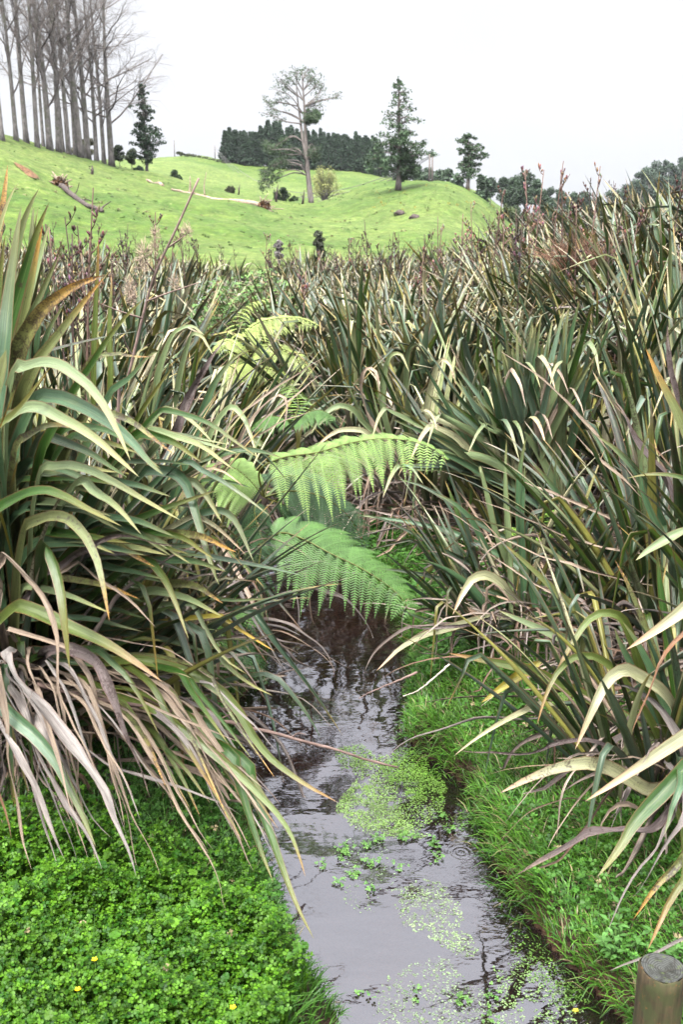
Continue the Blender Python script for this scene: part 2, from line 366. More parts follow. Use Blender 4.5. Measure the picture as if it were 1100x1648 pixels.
# ------------------------------------------------------------------ water
def build_water():
    ys = np.concatenate([np.arange(-3, 9, .06), np.arange(9, 33, .4)])
    mb = MB(); n = 28; vv = []
    for y in ys:
        l, r = edges(y); xs = np.linspace(l - .12, r + .12, n)
        vv.append(np.stack([xs, np.full(n, y), np.zeros(n)], 1))
    v = np.vstack(vv); i = np.arange(len(ys) - 1)[:, None] * n; j = np.arange(n - 1)[None]
    q = np.stack([i + j, i + j + 1, i + n + j + 1, i + n + j], -1).reshape(-1, 4)
    mb.add(v, q)
    m, t, out = mat_base('stream_water')
    tc = t.nodes.new('ShaderNodeTexCoord').outputs['Object']
    wv = noise(t, tc, 4.2, 2, .4, (.8, 1.1, 1)); wf = noise(t, tc, 17.0, 2, .5, (.7, 1.5, 1)); wl = noise(t, tc, 1.6, 2, .5)
    h = mth(t, 'ADD', mth(t, 'MULTIPLY', wv, .6), mth(t, 'MULTIPLY', wf, .07)); h = mth(t, 'MULTIPLY', h, mrange(t, wl, .35, .65, .45, 1.5))
    # one rain-drop ring
    c0 = G(743, 1372)
    vm = t.nodes.new('ShaderNodeVectorMath'); vm.operation = 'DISTANCE'; t.links.new(tc, vm.inputs[0]); vm.inputs[1].default_value = tuple(c0)
    dist = vm.outputs['Value']
    ring = mth(t, 'MULTIPLY', mth(t, 'SINE', mth(t, 'MULTIPLY', dist, 260.0)), mrange(t, dist, .02, .07, .045, 0.0))
    h = mth(t, 'ADD', h, ring)
    bn = t.nodes.new('ShaderNodeBump'); bn.inputs['Strength'].default_value = 1.0; bn.inputs['Distance'].default_value = .0085; t.links.new(h, bn.inputs['Height'])
    fr = t.nodes.new('ShaderNodeFresnel'); fr.inputs[0].default_value = 2.1; t.links.new(bn.outputs[0], fr.inputs[1])
    gl = t.nodes.new('ShaderNodeBsdfGlossy'); gl.inputs['Roughness'].default_value = .03; gl.inputs[0].default_value = (.92, .92, 1, 1); t.links.new(bn.outputs[0], gl.inputs['Normal'])
    tp = t.nodes.new('ShaderNodeBsdfTransparent'); tp.inputs[0].default_value = (.55, .40, .28, 1)
    df = t.nodes.new('ShaderNodeBsdfDiffuse'); df.inputs[0].default_value = (.10, .075, .07, 1)
    m1 = t.nodes.new('ShaderNodeMixShader'); m1.inputs[0].default_value = .06
    t.links.new(tp.outputs[0], m1.inputs[1]); t.links.new(df.outputs[0], m1.inputs[2])
    m2 = t.nodes.new('ShaderNodeMixShader'); t.links.new(fr.outputs[0], m2.inputs[0]); t.links.new(m1.outputs[0], m2.inputs[1]); t.links.new(gl.outputs[0], m2.inputs[2])
    t.links.new(m2.outputs[0], out.inputs[0])
    tag(mb.build('water', m), kind='structure')
build_water()

# ------------------------------------------------------------------ flax
GREENS = [(.012, .030, .005), (.020, .046, .008), (.026, .056, .016), (.038, .078, .026), (.018, .042, .010), (.042, .088, .012), (.062, .11, .014), (.032, .066, .034), (.072, .12, .066), (.088, .14, .078), (.06, .11, .05), (.08, .125, .085), (.07, .11, .07)]
PALE = [(.22, .26, .11), (.28, .30, .14), (.19, .24, .11), (.36, .35, .20), (.42, .38, .24)]
DEADC = [(.40, .28, .19), (.46, .34, .25), (.32, .25, .21), (.38, .32, .29), (.24, .14, .09), (.52, .42, .34), (.20, .16, .14)]
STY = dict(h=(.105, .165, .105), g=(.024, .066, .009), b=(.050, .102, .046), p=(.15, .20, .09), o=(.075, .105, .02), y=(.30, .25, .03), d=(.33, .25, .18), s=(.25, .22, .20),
           k=(.13, .15, .05), u=(.13, .10, .095), c=(.27, .27, .15), n=(.23, .11, .05), m=(.016, .036, .012))  # m: dark green, deepened to put interior shade into the leaf colour
TIPS = dict(h=(.24, .24, .10), g=(.14, .13, .03), b=(.13, .14, .05), p=(.24, .23, .09), o=(.22, .11, .03), y=(.36, .2, .03), d=(.4, .3, .22), s=(.32, .28, .25), k=(.4, .2, .04), u=(.3, .22, .17), c=(.42, .27, .16), n=(.2, .1, .05), m=(.06, .1, .02))
def leaf_strip(mb, pts, w, nrmhint, base, tip, spot=0.0, across=5, keel=.35, crump=0.0, widths=None, rs=random):
    pts = np.asarray(pts, float); k = len(pts); T = nrm(np.gradient(pts, axis=0))
    H = np.broadcast_to(np.asarray(nrmhint, float), (k, 3)); S = np.cross(T, H)
    bad = np.linalg.norm(S, axis=1) < .15
    S = nrm(S)
    for i in range(1, k):                                  # keep the ribbon from flipping
        if S[i] @ S[i - 1] < 0 or bad[i]: S[i] = nrm(S[i - 1] - (S[i - 1] @ T[i]) * T[i])
        S[i] = nrm(S[i] * .5 + S[i - 1] * .5 - T[i] * ((S[i] * .5 + S[i - 1] * .5) @ T[i]))
    Nn = nrm(np.cross(S, T))
    s = np.linspace(0, 1, k)
    if widths is None: widths = np.minimum(.62 + 1.1 * s, 1) * np.clip((1 - s) / .42, 0, 1) ** .78
    hw = w * .5 * widths
    if crump > 0:
        q1, q2 = rs.uniform(0, 6), rs.uniform(0, 6); Lm = np.concatenate([[0], np.cumsum(np.linalg.norm(np.diff(pts, axis=0), axis=1))])
        hw = hw * (1 - crump * (.28 + .28 * np.sin(Lm * 21 + q1) * np.sin(Lm * 9 + q2)))
        ang = crump * (1.0 * np.sin(Lm * 5 + q2) + .5 * np.sin(Lm * 13 + q1)); S, Nn = S * np.cos(ang)[:, None] + Nn * np.sin(ang)[:, None], Nn * np.cos(ang)[:, None] - S * np.sin(ang)[:, None]
        pts = pts + Nn * (crump * .012 * np.sin(Lm * 17 + q2))[:, None]
    u = np.linspace(-1, 1, across)
    kl = (keel * 1.25) * (1 - .45 * s) + .12
    off = (np.abs(u)[None] * kl[:, None])
    wob = .045 * np.sin(s * rs.uniform(8, 18) + rs.uniform(0, 6))[:, None] * u[None]
    V = pts[:, None] + hw[:, None, None] * (u[None, :, None] * S[:, None] * np.cos(kl)[:, None, None] + (off + wob)[..., None] * Nn[:, None])
    i = np.arange(k - 1)[:, None] * across; j = np.arange(across - 1)[None]
    q = np.stack([i + j, i + j + 1, i + across + j + 1, i + across + j], -1).reshape(-1, 4)
    L = np.concatenate([[0], np.cumsum(np.linalg.norm(np.diff(pts, axis=0), axis=1))]) * 4 + rs.uniform(0, 60)
    uv = np.stack([np.broadcast_to(u, (k, across)), np.broadcast_to(L[:, None], (k, across))], -1)
    base = np.array(base); tip = np.array(tip)
    tf = sm(rs.uniform(.78, .93), 1.0, s)[:, None]
    col = base * (1 - tf) + tip * tf
    bf = (1 - sm(.0, .16, s))[:, None] * .35; col = col * (1 - bf) + np.array((.22, .20, .11)) * bf
    al = np.clip(spot * (.35 + .9 * s), 0, 1)[:, None]
    c = np.concatenate([col, al], 1); c = np.repeat(c[:, None], across, 1)
    mb.add(V, q, None, uv, c.reshape(-1, 4))
def grow(p0, az, el, L, bend, k, kink=None, side=0.0, rs=random):
    ds = L / (k - 1); p = np.array(p0, float); pts = [p.copy()]; e = el; a = az
    for i in range(1, k):
        s = i / (k - 1)
        e -= bend * (s ** 1.6) * 2.6 / (k - 1)
        a += side / (k - 1)
        if kink and kink[0] <= s < kink[0] + 2.2 / (k - 1): e -= kink[1] / 2
        e = max(e, -1.45)
        p = p + ds * np.array([cos(e) * cos(a), cos(e) * sin(a), sin(e)]); pts.append(p.copy())
    return np.array(pts)
def flax_meshes(seed, fans=9, per=8, L=1.9, w=.065, rad=.33, dead=40, k=14, across=3, lean=None, pale=.15, floor=None, openness=1.0):
    """two mesh builders: living leaves and dead leaves, base at the origin"""
    rs = random.Random(seed); A, D = MB(), MB()
    for f in range(fans):
        fa = rs.uniform(0, 2 * pi); fr = rad * math.sqrt(rs.random())
        fx, fy = fr * cos(fa), fr * sin(fa); pl = rs.uniform(0, pi)
        out = math.atan2(fy, fx); tilt = .55 * fr / rad * openness
        for i in range(per):
            side = 1 if i % 2 else -1; t = (i + .5) / per      # t: 0 inner (young) .. 1 outer
            az = pl + (0 if side > 0 else pi) + rs.uniform(-.25, .25)
            el = 1.5 - (.05 + .34 * t) * rs.uniform(.7, 1.2)
            d = np.array([cos(el) * cos(az) + tilt * 1.15 * cos(out), cos(el) * sin(az) + tilt * 1.15 * sin(out), sin(el)])
            if lean is not None: d[:2] += np.array(lean) * (.3 + .7 * t)
            d = nrm(d); az = math.atan2(d[1], d[0]); el = math.asin(d[2])
            ln = L * (.72 + .42 * math.sin(pi * (.15 + .6 * t))) * rs.uniform(.75, 1.08)
            kink = (rs.uniform(.5, .85), rs.uniform(.9, 2.5)) if rs.random() < .36 * (.4 + t) else None
            p = grow((fx + side * .02 * t * cos(pl), fy + side * .02 * t * sin(pl), 0), az, el, ln, rs.uniform(.05, .62) * (.4 + t), k, kink, rs.uniform(-.35, .35))
            if floor is not None: p[:, 2] = np.maximum(p[:, 2], floor + .02 * rs.random())
            nh = np.array([-cos(az) * sin(el), -sin(az) * sin(el), cos(el)]) + np.array([rs.uniform(-.5, .5), rs.uniform(-.5, .5), rs.uniform(-.1, .3)])
            r = rs.random()
            if r < pale: base = rs.choice(PALE)
            elif r < pale + .06 * (1 + t): base = (.20, .19, .045)
            else: base = tuple(x * .85 for x in rs.choice(GREENS))
            j = rs.uniform(.6, 1.3); base = tuple(x * j for x in base)
            tr = rs.random(); tip = (.33, .22, .05) if tr < .35 else (.16, .07, .03) if tr < .6 else (.40, .31, .21) if tr < .8 else tuple(x * 1.4 for x in base)
            leaf_strip(A, p, w * rs.uniform(.7, 1.2), nh, base, tip, rs.choice((.1, .2, .35, .5, .85)), across, rs.uniform(.4, .9), rs=rs)
    for i in range(dead):
        az = rs.uniform(0, 2 * pi); fr = rad * rs.uniform(.3, 1.05)
        el = rs.uniform(-.1, 1.15); ln = L * rs.uniform(.35, .95)
        if lean is not None and rs.random() < .5: az = math.atan2(lean[1], lean[0]) + rs.uniform(-.9, .9)
        kink = (rs.uniform(.2, .7), rs.uniform(.5, 2.2)) if rs.random() < .55 else None
        p = grow((fr * cos(az), fr * sin(az), rs.uniform(.02, .25)), az + rs.uniform(-.7, .7), el, ln, rs.uniform(.6, 1.9), k, kink, rs.uniform(-.8, .8))
        p[:, 2] = np.maximum(p[:, 2], (floor if floor is not None else -.02) + .05 * rs.random())
        base = rs.choice(DEADC); j = rs.uniform(.45, 1.1); base = tuple(x * j for x in base)
        leaf_strip(D, p, w * rs.uniform(.25, .85), (rs.uniform(-1, 1), rs.uniform(-1, 1), rs.uniform(.2, 1)), base, rs.choice(DEADC), rs.choice((0, .1, .3, .6)), across, rs.uniform(.4, 1.2), .7, rs=rs)
    return A, D
def stalk_mesh(seed, h=2.2, r=.011, col=(.055, .035, .028)):
    rs = random.Random(seed); mb = MB(); lx, ly = rs.uniform(-.25, .25), rs.uniform(-.25, .25)
    z = np.linspace(0, 1, 9); p = np.stack([lx * z ** 1.5 * h * .4, ly * z ** 1.5 * h * .4, z * h], 1)
    tube(mb, p, np.linspace(r, r * .45, 9), 5, col)
    for i in range(rs.randint(5, 8)):
        t = rs.uniform(.62, .98); q = p[0] + (np.array([np.interp(t, z, p[:, 0]), np.interp(t, z, p[:, 1]), t * h]))
        a = rs.uniform(0, 2 * pi); l = rs.uniform(.10, .22) * (1.3 - t)*2
        e = q + np.array([cos(a) * l * .8, sin(a) * l * .8, l])
        tube(mb, crom([q, (q + e) / 2 + (0, 0, -.02), e], 4), [r * .5, r * .4, r * .35, r * .3], 4, col)
        for s in range(rs.randint(3, 6)):
            b = q + (e - q) * rs.uniform(.35, 1); dd = np.array([rs.uniform(-.4, .4), rs.uniform(-.4, .4), rs.uniform(.4, 1)]); dd = dd / np.linalg.norm(dd) * rs.uniform(.03, .06)
            tube(mb, [b, b + dd * .35, b + dd * .7, b + dd], [r * .3, r * .75, r * .8, .001], 4, tuple(x * rs.uniform(.7, 1.8) for x in col))
    return mb
# ---- flax prototypes for the field
FIELDZONES = []
def make_proto(seed, stalk=False, **kw):
    o = thing('flax_plant', 'tmp', 'flax plant', (0, 0, -50))
    a, d = flax_meshes(seed, **kw)
    a.build('living_leaves', M['flax'], o); d.build('dead_leaves', M['dry'], o)
    if stalk: stalk_mesh(seed).build('flower_stalk', M['wood'], o)
    return o
protos = [
 make_proto(11, fans=14, per=9, L=1.75, dead=120, rad=.52, pale=.26, w=.100),
 make_proto(12, True, fans=12, per=9, L=1.6, dead=130, rad=.55, pale=.30, w=.092),
 make_proto(13, fans=15, per=8, L=1.9, dead=95, rad=.50, pale=.14, openness=.7, w=.104),
 make_proto(14, True, fans=12, per=9, L=1.5, dead=140, rad=.58, pale=.36, openness=1.3, w=.092),
 make_proto(15, fans=13, per=9, L=1.7, dead=125, rad=.55, pale=.28, openness=1.1, w=.100),
 make_proto(16, True, fans=14, per=8, L=1.8, dead=110, rad=.52, pale=.22, w=.096)]
used = set()
def zone_of(x, y):
    l, r = edges(y); px, py = proj((x, y, 1.5))
    side = 'left' if x < (l + r) / 2 else 'right'
    if y > 26: band = 'far'
    elif y > 15: band = 'middle'
    else: band = 'near'
    return side, band
ZL = {('left', 'far'): 'distant straw-tipped flax plant at the foot of the slope with the fallen trees',
      ('right', 'far'): 'distant straw-tipped flax plant at the foot of the round grassy knoll',
      ('left', 'middle'): 'bleached flax plant in the thicket between the near left clumps and the slope',
      ('right', 'middle'): 'bleached grey-green flax plant in the thicket behind the big right-bank clumps',
      ('left', 'near'): 'dense flax plant with bleached drooping tips left of the pale ferns',
      ('right', 'near'): 'dense grey-green flax plant in the high bank right of the pale ferns'}
def place_flax(x, y, s=1.0, proto=None, label=None, group=None, dz=0.0):
    i = random.randrange(len(protos)) if proto is None else proto
    p = protos[i]
    if i not in used: used.add(i); o = p
    else: o = copy_tree(p)
    o.location = (x, y, gz(x, y) - .04 + dz); o.rotation_euler = (0, 0, random.uniform(0, 2 * pi)); o.scale = (s, s, s * random.uniform(.92, 1.08))
    z = zone_of(x, y)
    o['label'] = label or ZL[z]; o['group'] = group or f'flax plants, {z[1]} {z[0]} of the stream'
    return o
nfield = 0
y = 7.6; row = 0
while y < 44:
    step = .95 if y < 12 else 1.15 if y < 20 else 1.5
    half = y * .40 + 1.0
    x = -half + (row % 2) * step * .5
    while x < half:
        xx = x + random.uniform(-.3, .3) * step; yy = y + random.uniform(-.3, .3) * step
        l, r = edges(yy)
        ok = (xx < l - .45 or xx > r + .45)
        if yy < 13 and xx < l - .2 and xx > l - 1.4 and yy < 11: ok = ok and yy > 9.5
        # corridor kept for the ferns
        if 7.5 < yy < 13.5 and -1.9 + (yy - 8) * -.10 < xx < .2 - (yy - 8) * .13: ok = False
        if yy < 9.4 and xx > .1: ok = False      # the traced right-bank clumps stand here
        if yy < 8.2 and xx < -1.2: ok = False
        if ok and nfield < 285:
            nfield += 1
            sc = random.uniform(.8, 1.08)
            if yy > 26: sc *= .95
            if xx > 1.5 and yy < 16: sc *= 1.05
            place_flax(xx, yy, sc)
        x += step * random.uniform(.95, 1.2)
    y += step * .9; row += 1
print('field flax', nfield)

# ---- near flax plants with leaves traced one by one
def near_flax(label, x, y, seed, traced, group=None, **kw):
    z = gz(x, y); base = np.array([x, y, z - .03])
    o = thing('flax_plant', label, 'flax plant', tuple(base), 0, group)
    a, d = flax_meshes(seed, k=24, across=5, **kw)
    rs = random.Random(seed + 5)
    for (pts, Y0, Y1, wpx, st, *rest) in traced:
        opt = rest[0] if rest else {}
        n = len(pts)
        Ys = np.linspace(Y0, Y1, n)
        w3 = [P(px, py, Yy) for (px, py), Yy in zip(pts, Ys)]
        dep = np.linalg.norm(w3[n // 2] - CAM); wid = wpx * 1.0 / FPX * dep
        nat = None
        root = opt.get('root', True)
        if root:
            b = base + np.array([rs.uniform(-.2, .2), rs.uniform(-.2, .2), .02])
            mid = (b + w3[0]) / 2 + np.array([0, 0, .10 * np.linalg.norm(b - w3[0])])
            pl = [b, mid] + w3
        else: pl = w3
        m = max(14, int(sum(np.linalg.norm(np.array(pl[i + 1]) - pl[i]) for i in range(len(pl) - 1)) / .05))
        c3 = crom(pl, m) - base; lin_ = crom(np.vstack([pl[0]] + [q for a_, b_ in zip(pl[:-1], pl[1:]) for q in ((np.array(a_) * 2 + b_) / 3, (np.array(a_) + np.array(b_) * 2) / 3)] + [pl[-1]]), m) - base; c3 = c3 * .25 + lin_ * .75
        dead = st in 'dsun'
        s = np.linspace(0, 1, m)
        fr = 0.0
        if root: fr = np.linalg.norm(b - w3[0]) / (np.linalg.norm(b - w3[0]) + sum(np.linalg.norm(w3[i + 1] - w3[i]) for i in range(n - 1)))
        tl = opt.get('taper', max(.25, (1 - fr) * .6))
        widths = np.minimum(.65 + 1.2 * s, 1) * np.clip((1 - s) / tl, 0, 1) ** .7
        if not root: widths = widths * np.clip(.35 + s * 6, 0, 1)
        j = rs.uniform(.85, 1.2)
        leaf_strip(d if dead else a, c3, wid, opt.get('n', (rs.uniform(-.3, .3), -.75, .65)), np.array(STY[st]) * j, TIPS[st], opt.get('spot', {'k': .9, 'u': .8, 'm': .2, 'o': .4, 's': .2, 'c': .6}.get(st, .1)), 5, opt.get('keel', .45), .75 if dead else 0.0, widths=widths, rs=rs)
    a.build('living_leaves', M['flax'], o); d.build('dead_leaves', M['dry'], o)
    return o
LA = [  # front left clump: (points, depth at first, depth at last, width px, style)
 ([(-12, 640), (0, 535), (25, 407), (43, 344), (63, 302)], 4.3, 4.2, 30, 'b'),
 ([(-5, 620), (5, 555), (31, 471), (56, 382), (79, 325)], 4.0, 3.9, 28, 'g', dict(spot=.5)),
 ([(20, 600), (33, 535), (61, 433), (80, 357)], 4.2, 4.2, 24, 'p'),
 ([(15, 620), (38, 535), (76, 453), (97, 405)], 4.1, 4.0, 22, 'b'),
 ([(-20, 500), (-10, 420), (5, 330), (12, 265)], 4.4, 4.5, 24, 'k'),
 ([(-25, 480), (-6, 390), (10, 330), (30, 292)], 4.2, 4.2, 20, 'p'),
 ([(-15, 760), (8, 560), (14, 480), (34, 330)], 3.6, 3.8, 34, 'b'),
 ([(0, 700), (20, 598), (46, 525), (102, 468), (170, 442)], 3.8, 3.5, 36, 'k', dict(n=(.2, -.9, .3))),
 ([(30, 660), (51, 598), (89, 547), (137, 484), (168, 446)], 3.7, 3.5, 28, 'k', dict(spot=.6)),
 ([(60, 760), (102, 662), (143, 598), (188, 527), (234, 478)], 3.6, 3.4, 38, 'g', dict(taper=.45, keel=.7)),
 ([(150, 800), (190, 730), (216, 685), (245, 637), (280, 588)], 3.9, 3.6, 19, 'g', dict(keel=.6)),
 ([(20, 605), (45, 592), (84, 583), (122, 604), (158, 637), (188, 690), (210, 742)], 3.6, 3.0, 28, 'p'),
 ([(50, 650), (84, 638), (127, 653), (163, 673), (205, 702), (240, 745), (264, 765)], 3.6, 3.0, 31, 'b', dict(spot=0)),
 ([(10, 690), (25, 668), (58, 653), (97, 673), (143, 697), (188, 735), (224, 768)], 3.5, 2.9, 27, 'p'),
 ([(20, 730), (53, 696), (94, 681), (146, 699)], 3.5, 3.2, 24, 'k'),
 ([(60, 762), (94, 750), (132, 752), (178, 773), (229, 803), (292, 838)], 3.5, 3.0, 20, 'p'),
 ([(-10, 830), (20, 806), (64, 788), (102, 798), (143, 821), (196, 847)], 3.4, 3.0, 25, 'g'),
 ([(40, 850), (61, 839), (97, 829), (127, 849), (150, 885), (163, 926), (176, 1000)], 3.4, 3.0, 25, 'k', dict(spot=.6)),
 ([(120, 890), (148, 877), (178, 862), (229, 867), (288, 878)], 3.4, 3.1, 18, 'u', dict(n=(0, -.9, .2))),
 ([(120, 770), (158, 796), (188, 814), (227, 860)], 3.4, 3.1, 27, 'p'),
 ([(70, 870), (85, 895), (97, 940), (102, 980), (112, 1078)], 3.3, 3.05, 30, 'g', dict(n=(0, -1, .1))),
 ([(0, 890), (20, 905), (48, 925), (72, 951), (87, 1002), (92, 1045), (100, 1150)], 3.3, 3.0, 23, 'd', dict(n=(0, -1, .3))),
 ([(200, 915), (236, 898), (262, 925), (280, 960), (304, 1030)], 3.6, 3.2, 21, 'g'),
 ([(170, 780), (210, 735), (251, 664), (281, 659), (312, 680), (345, 715)], 4.0, 3.6, 20, 'p'),
 ([(220, 765), (268, 758), (297, 771), (310, 805), (327, 866), (343, 917), (353, 942)], 3.9, 3.4, 24, 'b', dict(spot=.3)),
 ([(260, 790), (304, 771), (327, 789), (343, 815), (358, 843)], 3.9, 3.6, 25, 'p'),
 ([(300, 840), (350, 820), (373, 830), (388, 855), (409, 906)], 4.0, 3.7, 21, 'b'),
 ([(120, 875), (210, 843), (264, 820), (315, 802), (352, 788)], 3.7, 3.6, 23, 'g', dict(keel=.7)),
 ([(150, 930), (210, 880), (260, 800), (320, 752), (368, 720)], 3.9, 3.9, 34, 'm', dict(keel=.8)),
 ([(320, 745), (350, 735), (380, 726), (415, 725), (454, 737)], 3.9, 3.9, 15, 'g', dict(root=False)),
 ([(200, 702), (241, 699), (289, 698), (327, 708), (373, 716)], 3.9, 3.7, 13, 'p'),
 ([(280, 740), (330, 759), (378, 787), (438, 833)], 3.9, 3.7, 15, 'b'),
 ([(300, 765), (335, 754), (358, 756), (394, 785)], 3.9, 3.8, 13, 'c'),
 ([(140, 890), (190, 888), (251, 896), (292, 918)], 3.7, 3.5, 20, 's'),
 ([(300, 830), (338, 840), (366, 863), (396, 893)], 3.9, 3.7, 15, 'c'),
 ([(330, 960), (370, 968), (430, 963), (454, 968)], 3.9, 3.9, 11, 'g'),
 ([(20, 975), (60, 985), (110, 1010), (160, 1030), (210, 1060), (262, 1098)], 3.5, 3.2, 27, 'o'),
 ([(110, 1040), (150, 1055), (170, 1090), (200, 1160), (220, 1230), (242, 1284)], 3.3, 2.95, 30, 'u', dict(n=(0, -1, .2))),
 ([(150, 1040), (180, 1065), (215, 1100), (256, 1182)], 3.4, 3.2, 16, 'g'),
 ([(200, 1060), (265, 1070), (330, 1093), (380, 1135), (415, 1200), (470, 1250), (545, 1292)], 3.7, 3.3, 20, 'o', dict(spot=.2)),
 ([(230, 1130), (295, 1175), (360, 1225), (415, 1275), (460, 1325), (480, 1370), (492, 1412)], 3.5, 3.0, 16, 'o', dict(spot=.1)),
 ([(380, 1200), (410, 1280), (430, 1330), (455, 1400), (478, 1460), (506, 1512)], 3.4, 2.95, 20, 'g', dict(n=(.5, -.8, .2))),
 ([(360, 1190), (385, 1260), (412, 1350), (440, 1420)], 3.4, 3.1, 20, 'g', dict(n=(.4, -.8, .2))),
 ([(0, 1040), (30, 1100), (90, 1170), (150, 1240), (190, 1320), (218, 1412)], 3.3, 2.85, 30, 's', dict(n=(.3, -1, .3))),
 ([(-20, 1120), (0, 1180), (40, 1230), (75, 1310), (105, 1385)], 3.2, 2.9, 20, 's'),
 ([(-20, 1110), (10, 1145), (75, 1200), (120, 1280), (155, 1365)], 3.3, 2.95, 26, 'b'),
 ([(30, 1120), (60, 1190), (90, 1270), (130, 1330), (165, 1400)], 3.25, 2.95, 20, 's'),
 ([(60, 1150), (100, 1230), (150, 1310), (180, 1350)], 3.2, 3.0, 22, 's'),
 ([(-10, 1060), (5, 1130), (20, 1220), (30, 1330), (52, 1400)], 3.2, 3.0, 16, 'd'),
 ([(-20, 1220), (-5, 1265), (10, 1310), (20, 1350)], 3.1, 3.0, 14, 'n'),
 ([(150, 1120), (210, 1165), (280, 1280), (345, 1400), (368, 1470)], 3.4, 2.9, 11, 'd'),
 ([(190, 1120), (250, 1200), (300, 1300), (345, 1370)], 3.4, 3.05, 9, 'd'),
 ([(0, 1010), (60, 1025), (130, 1050), (210, 1100), (270, 1140)], 3.4, 3.2, 10, 'd'),
 ([(110, 900), (150, 925), (200, 955), (250, 1010)], 3.5, 3.3, 13, 'd'),
 ([(90, 1095), (200, 1120), (300, 1160), (400, 1200)], 3.4, 3.3, 8, 'd'),
 ([(150, 1220), (230, 1250), (330, 1280), (392, 1312)], 3.3, 3.2, 8, 's'),
 ([(260, 1150), (320, 1220), (350, 1290), (375, 1340)], 3.4, 3.2, 12, 's'),
 ([(300, 960), (330, 1010), (360, 1060), (398, 1085)], 3.8, 3.5, 12, 'p'),
 ([(340, 985), (380, 1010), (420, 1035), (442, 1048)], 3.8, 3.6, 12, 'y'),
 ([(330, 1040), (370, 1075), (400, 1100), (440, 1120)], 3.8, 3.5, 12, 'p'),
 ([(170, 640), (210, 610), (240, 572), (256, 566)], 4.2, 4.0, 22, 'b'),
 ([(130, 590), (180, 568), (215, 575), (252, 574)], 4.1, 3.9, 14, 'k'),
 ([(-20, 700), (10, 680), (40, 650), (72, 600)], 3.3, 3.2, 30, 'g', dict(keel=.6)),
 ([(-30, 720), (-5, 700), (12, 660), (25, 625)], 3.2, 3.1, 16, 'y'),
 ([(-5, 640), (3, 600), (8, 575), (10, 562)], 3.1, 3.1, 34, 'b', dict(taper=.04)),
]

_q = random.Random(404)
def _U(a, b): return _q.uniform(a, b)
for i in range(18):     # hanging skirt of grey and tan dead leaves low on the left
    x0, y0 = _U(-30, 130), _U(1030, 1150); x1, y1 = x0 + _U(50, 150), _U(1270, 1425)
    LA.append(([(x0, y0), (x0 * .6 + x1 * .4 + _U(-8, 8), y0 * .6 + y1 * .4 + _U(-25, 5)), (x1, y1)], 3.35, 2.95 + _U(0, .15), _U(5, 13), _q.choice('ssdddu')))
for i in range(26):
    x0, y0 = _U(150, 330), _U(1040, 1180); x1, y1 = x0 + _U(80, 190), y0 + _U(110, 260)
    LA.append(([(x0, y0), ((x0 + x1) / 2 + _U(-8, 8), (y0 + y1) / 2 - _U(0, 25)), (x1, y1)], 3.6, 3.2 + _U(-.1, .15), _U(6, 15), _q.choice('ddsogk')))
for i in range(20):     # stiff upright blades at the left edge
    x0 = _U(-45, 60); x1 = x0 + _U(10, 75); y1 = _U(300, 470) + max(0, x1 - 60) * .8
    LA.append(([(x0 - 10, 760), (x0 * .55 + x1 * .45, 560), (x1, y1)], 4.0 + _U(0, .5), 4.1 + _U(0, .4), _U(18, 28), _q.choice('ggbkmb'), dict(keel=_U(.4, .8), spot=_U(.1, .6))))
for i in range(34):     # mid-left blades that lift and bend over to the right
    x0, y0 = _U(0, 260), _U(680, 960); L = _U(110, 210); k = _U(.35, .6); a = _U(-.5, .1); dr = _U(.1, .75)
    xm, ym = x0 + L * k, y0 + L * k * a; x1, y1 = xm + L * (1 - k), ym + L * (1 - k) * dr
    LA.append(([(x0, y0), (xm, ym), (x1, y1)], 3.8, 3.35, _U(14, 25), _q.choice('bgpbgmk'), dict(n=(_U(-.4, .4), -.75, _U(.3, .8)))))
for i in range(26):     # blades crossing the middle, their dark green deepened to stand for its shade
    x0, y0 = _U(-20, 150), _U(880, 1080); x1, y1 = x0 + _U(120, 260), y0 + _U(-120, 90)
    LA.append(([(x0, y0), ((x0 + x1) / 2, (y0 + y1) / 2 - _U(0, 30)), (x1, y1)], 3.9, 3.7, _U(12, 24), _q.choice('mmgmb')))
near_flax('big dark flax clump nearest the camera on the left bank with long arching blades', -1.62, 4.35, 21, LA, fans=20, per=9, L=1.6, dead=180, rad=.55, lean=(.14, -.14), pale=.12, w=.055, floor=-.02)
near_flax('flax clump with straight tan leaves leaning over the water behind the nearest left clump', -1.05, 5.75, 22, [
 ([(330, 900), (345, 860), (370, 900), (400, 960), (440, 1030)], 5.0, 4.5, 14, 'd'),
 ([(300, 880), (350, 900), (400, 980), (440, 1050), (470, 1090)], 4.9, 4.4, 10, 's'),
 ([(250, 800), (300, 640), (352, 560), (372, 520)], 5.6, 5.4, 22, 'u'),
 ([(280, 800), (330, 650), (362, 590), (398, 560)], 5.5, 5.4, 20, 'b'),
 ([(330, 720), (365, 655), (386, 660), (405, 700), (415, 745)], 5.4, 5.0, 14, 'p'),
 ([(350, 700), (420, 640), (480, 600), (530, 570)], 5.6, 5.8, 6, 'd'),
 ([(340, 760), (400, 700), (470, 640), (520, 600)], 5.6, 5.9, 7, 'd'),
 ([(230, 850), (290, 800), (360, 740), (430, 690), (500, 660)], 5.4, 5.6, 8, 'd'),
 ([(390, 690), (440, 640), (465, 640), (455, 700)], 5.6, 5.4, 10, 'd'),
 ([(380, 1080), (330, 960), (300, 900), (240, 860)], 5.2, 5.4, 9, 's', dict(root=False)),
 ], fans=13, per=9, L=1.3, dead=170, rad=.42, lean=(.02, -.15), pale=.3, w=.05)
near_flax('tall flax clump at the left edge behind the nearest clump', -2.35, 5.4, 23, [], fans=9, per=9, L=2.1, dead=30, rad=.42, pale=.15)
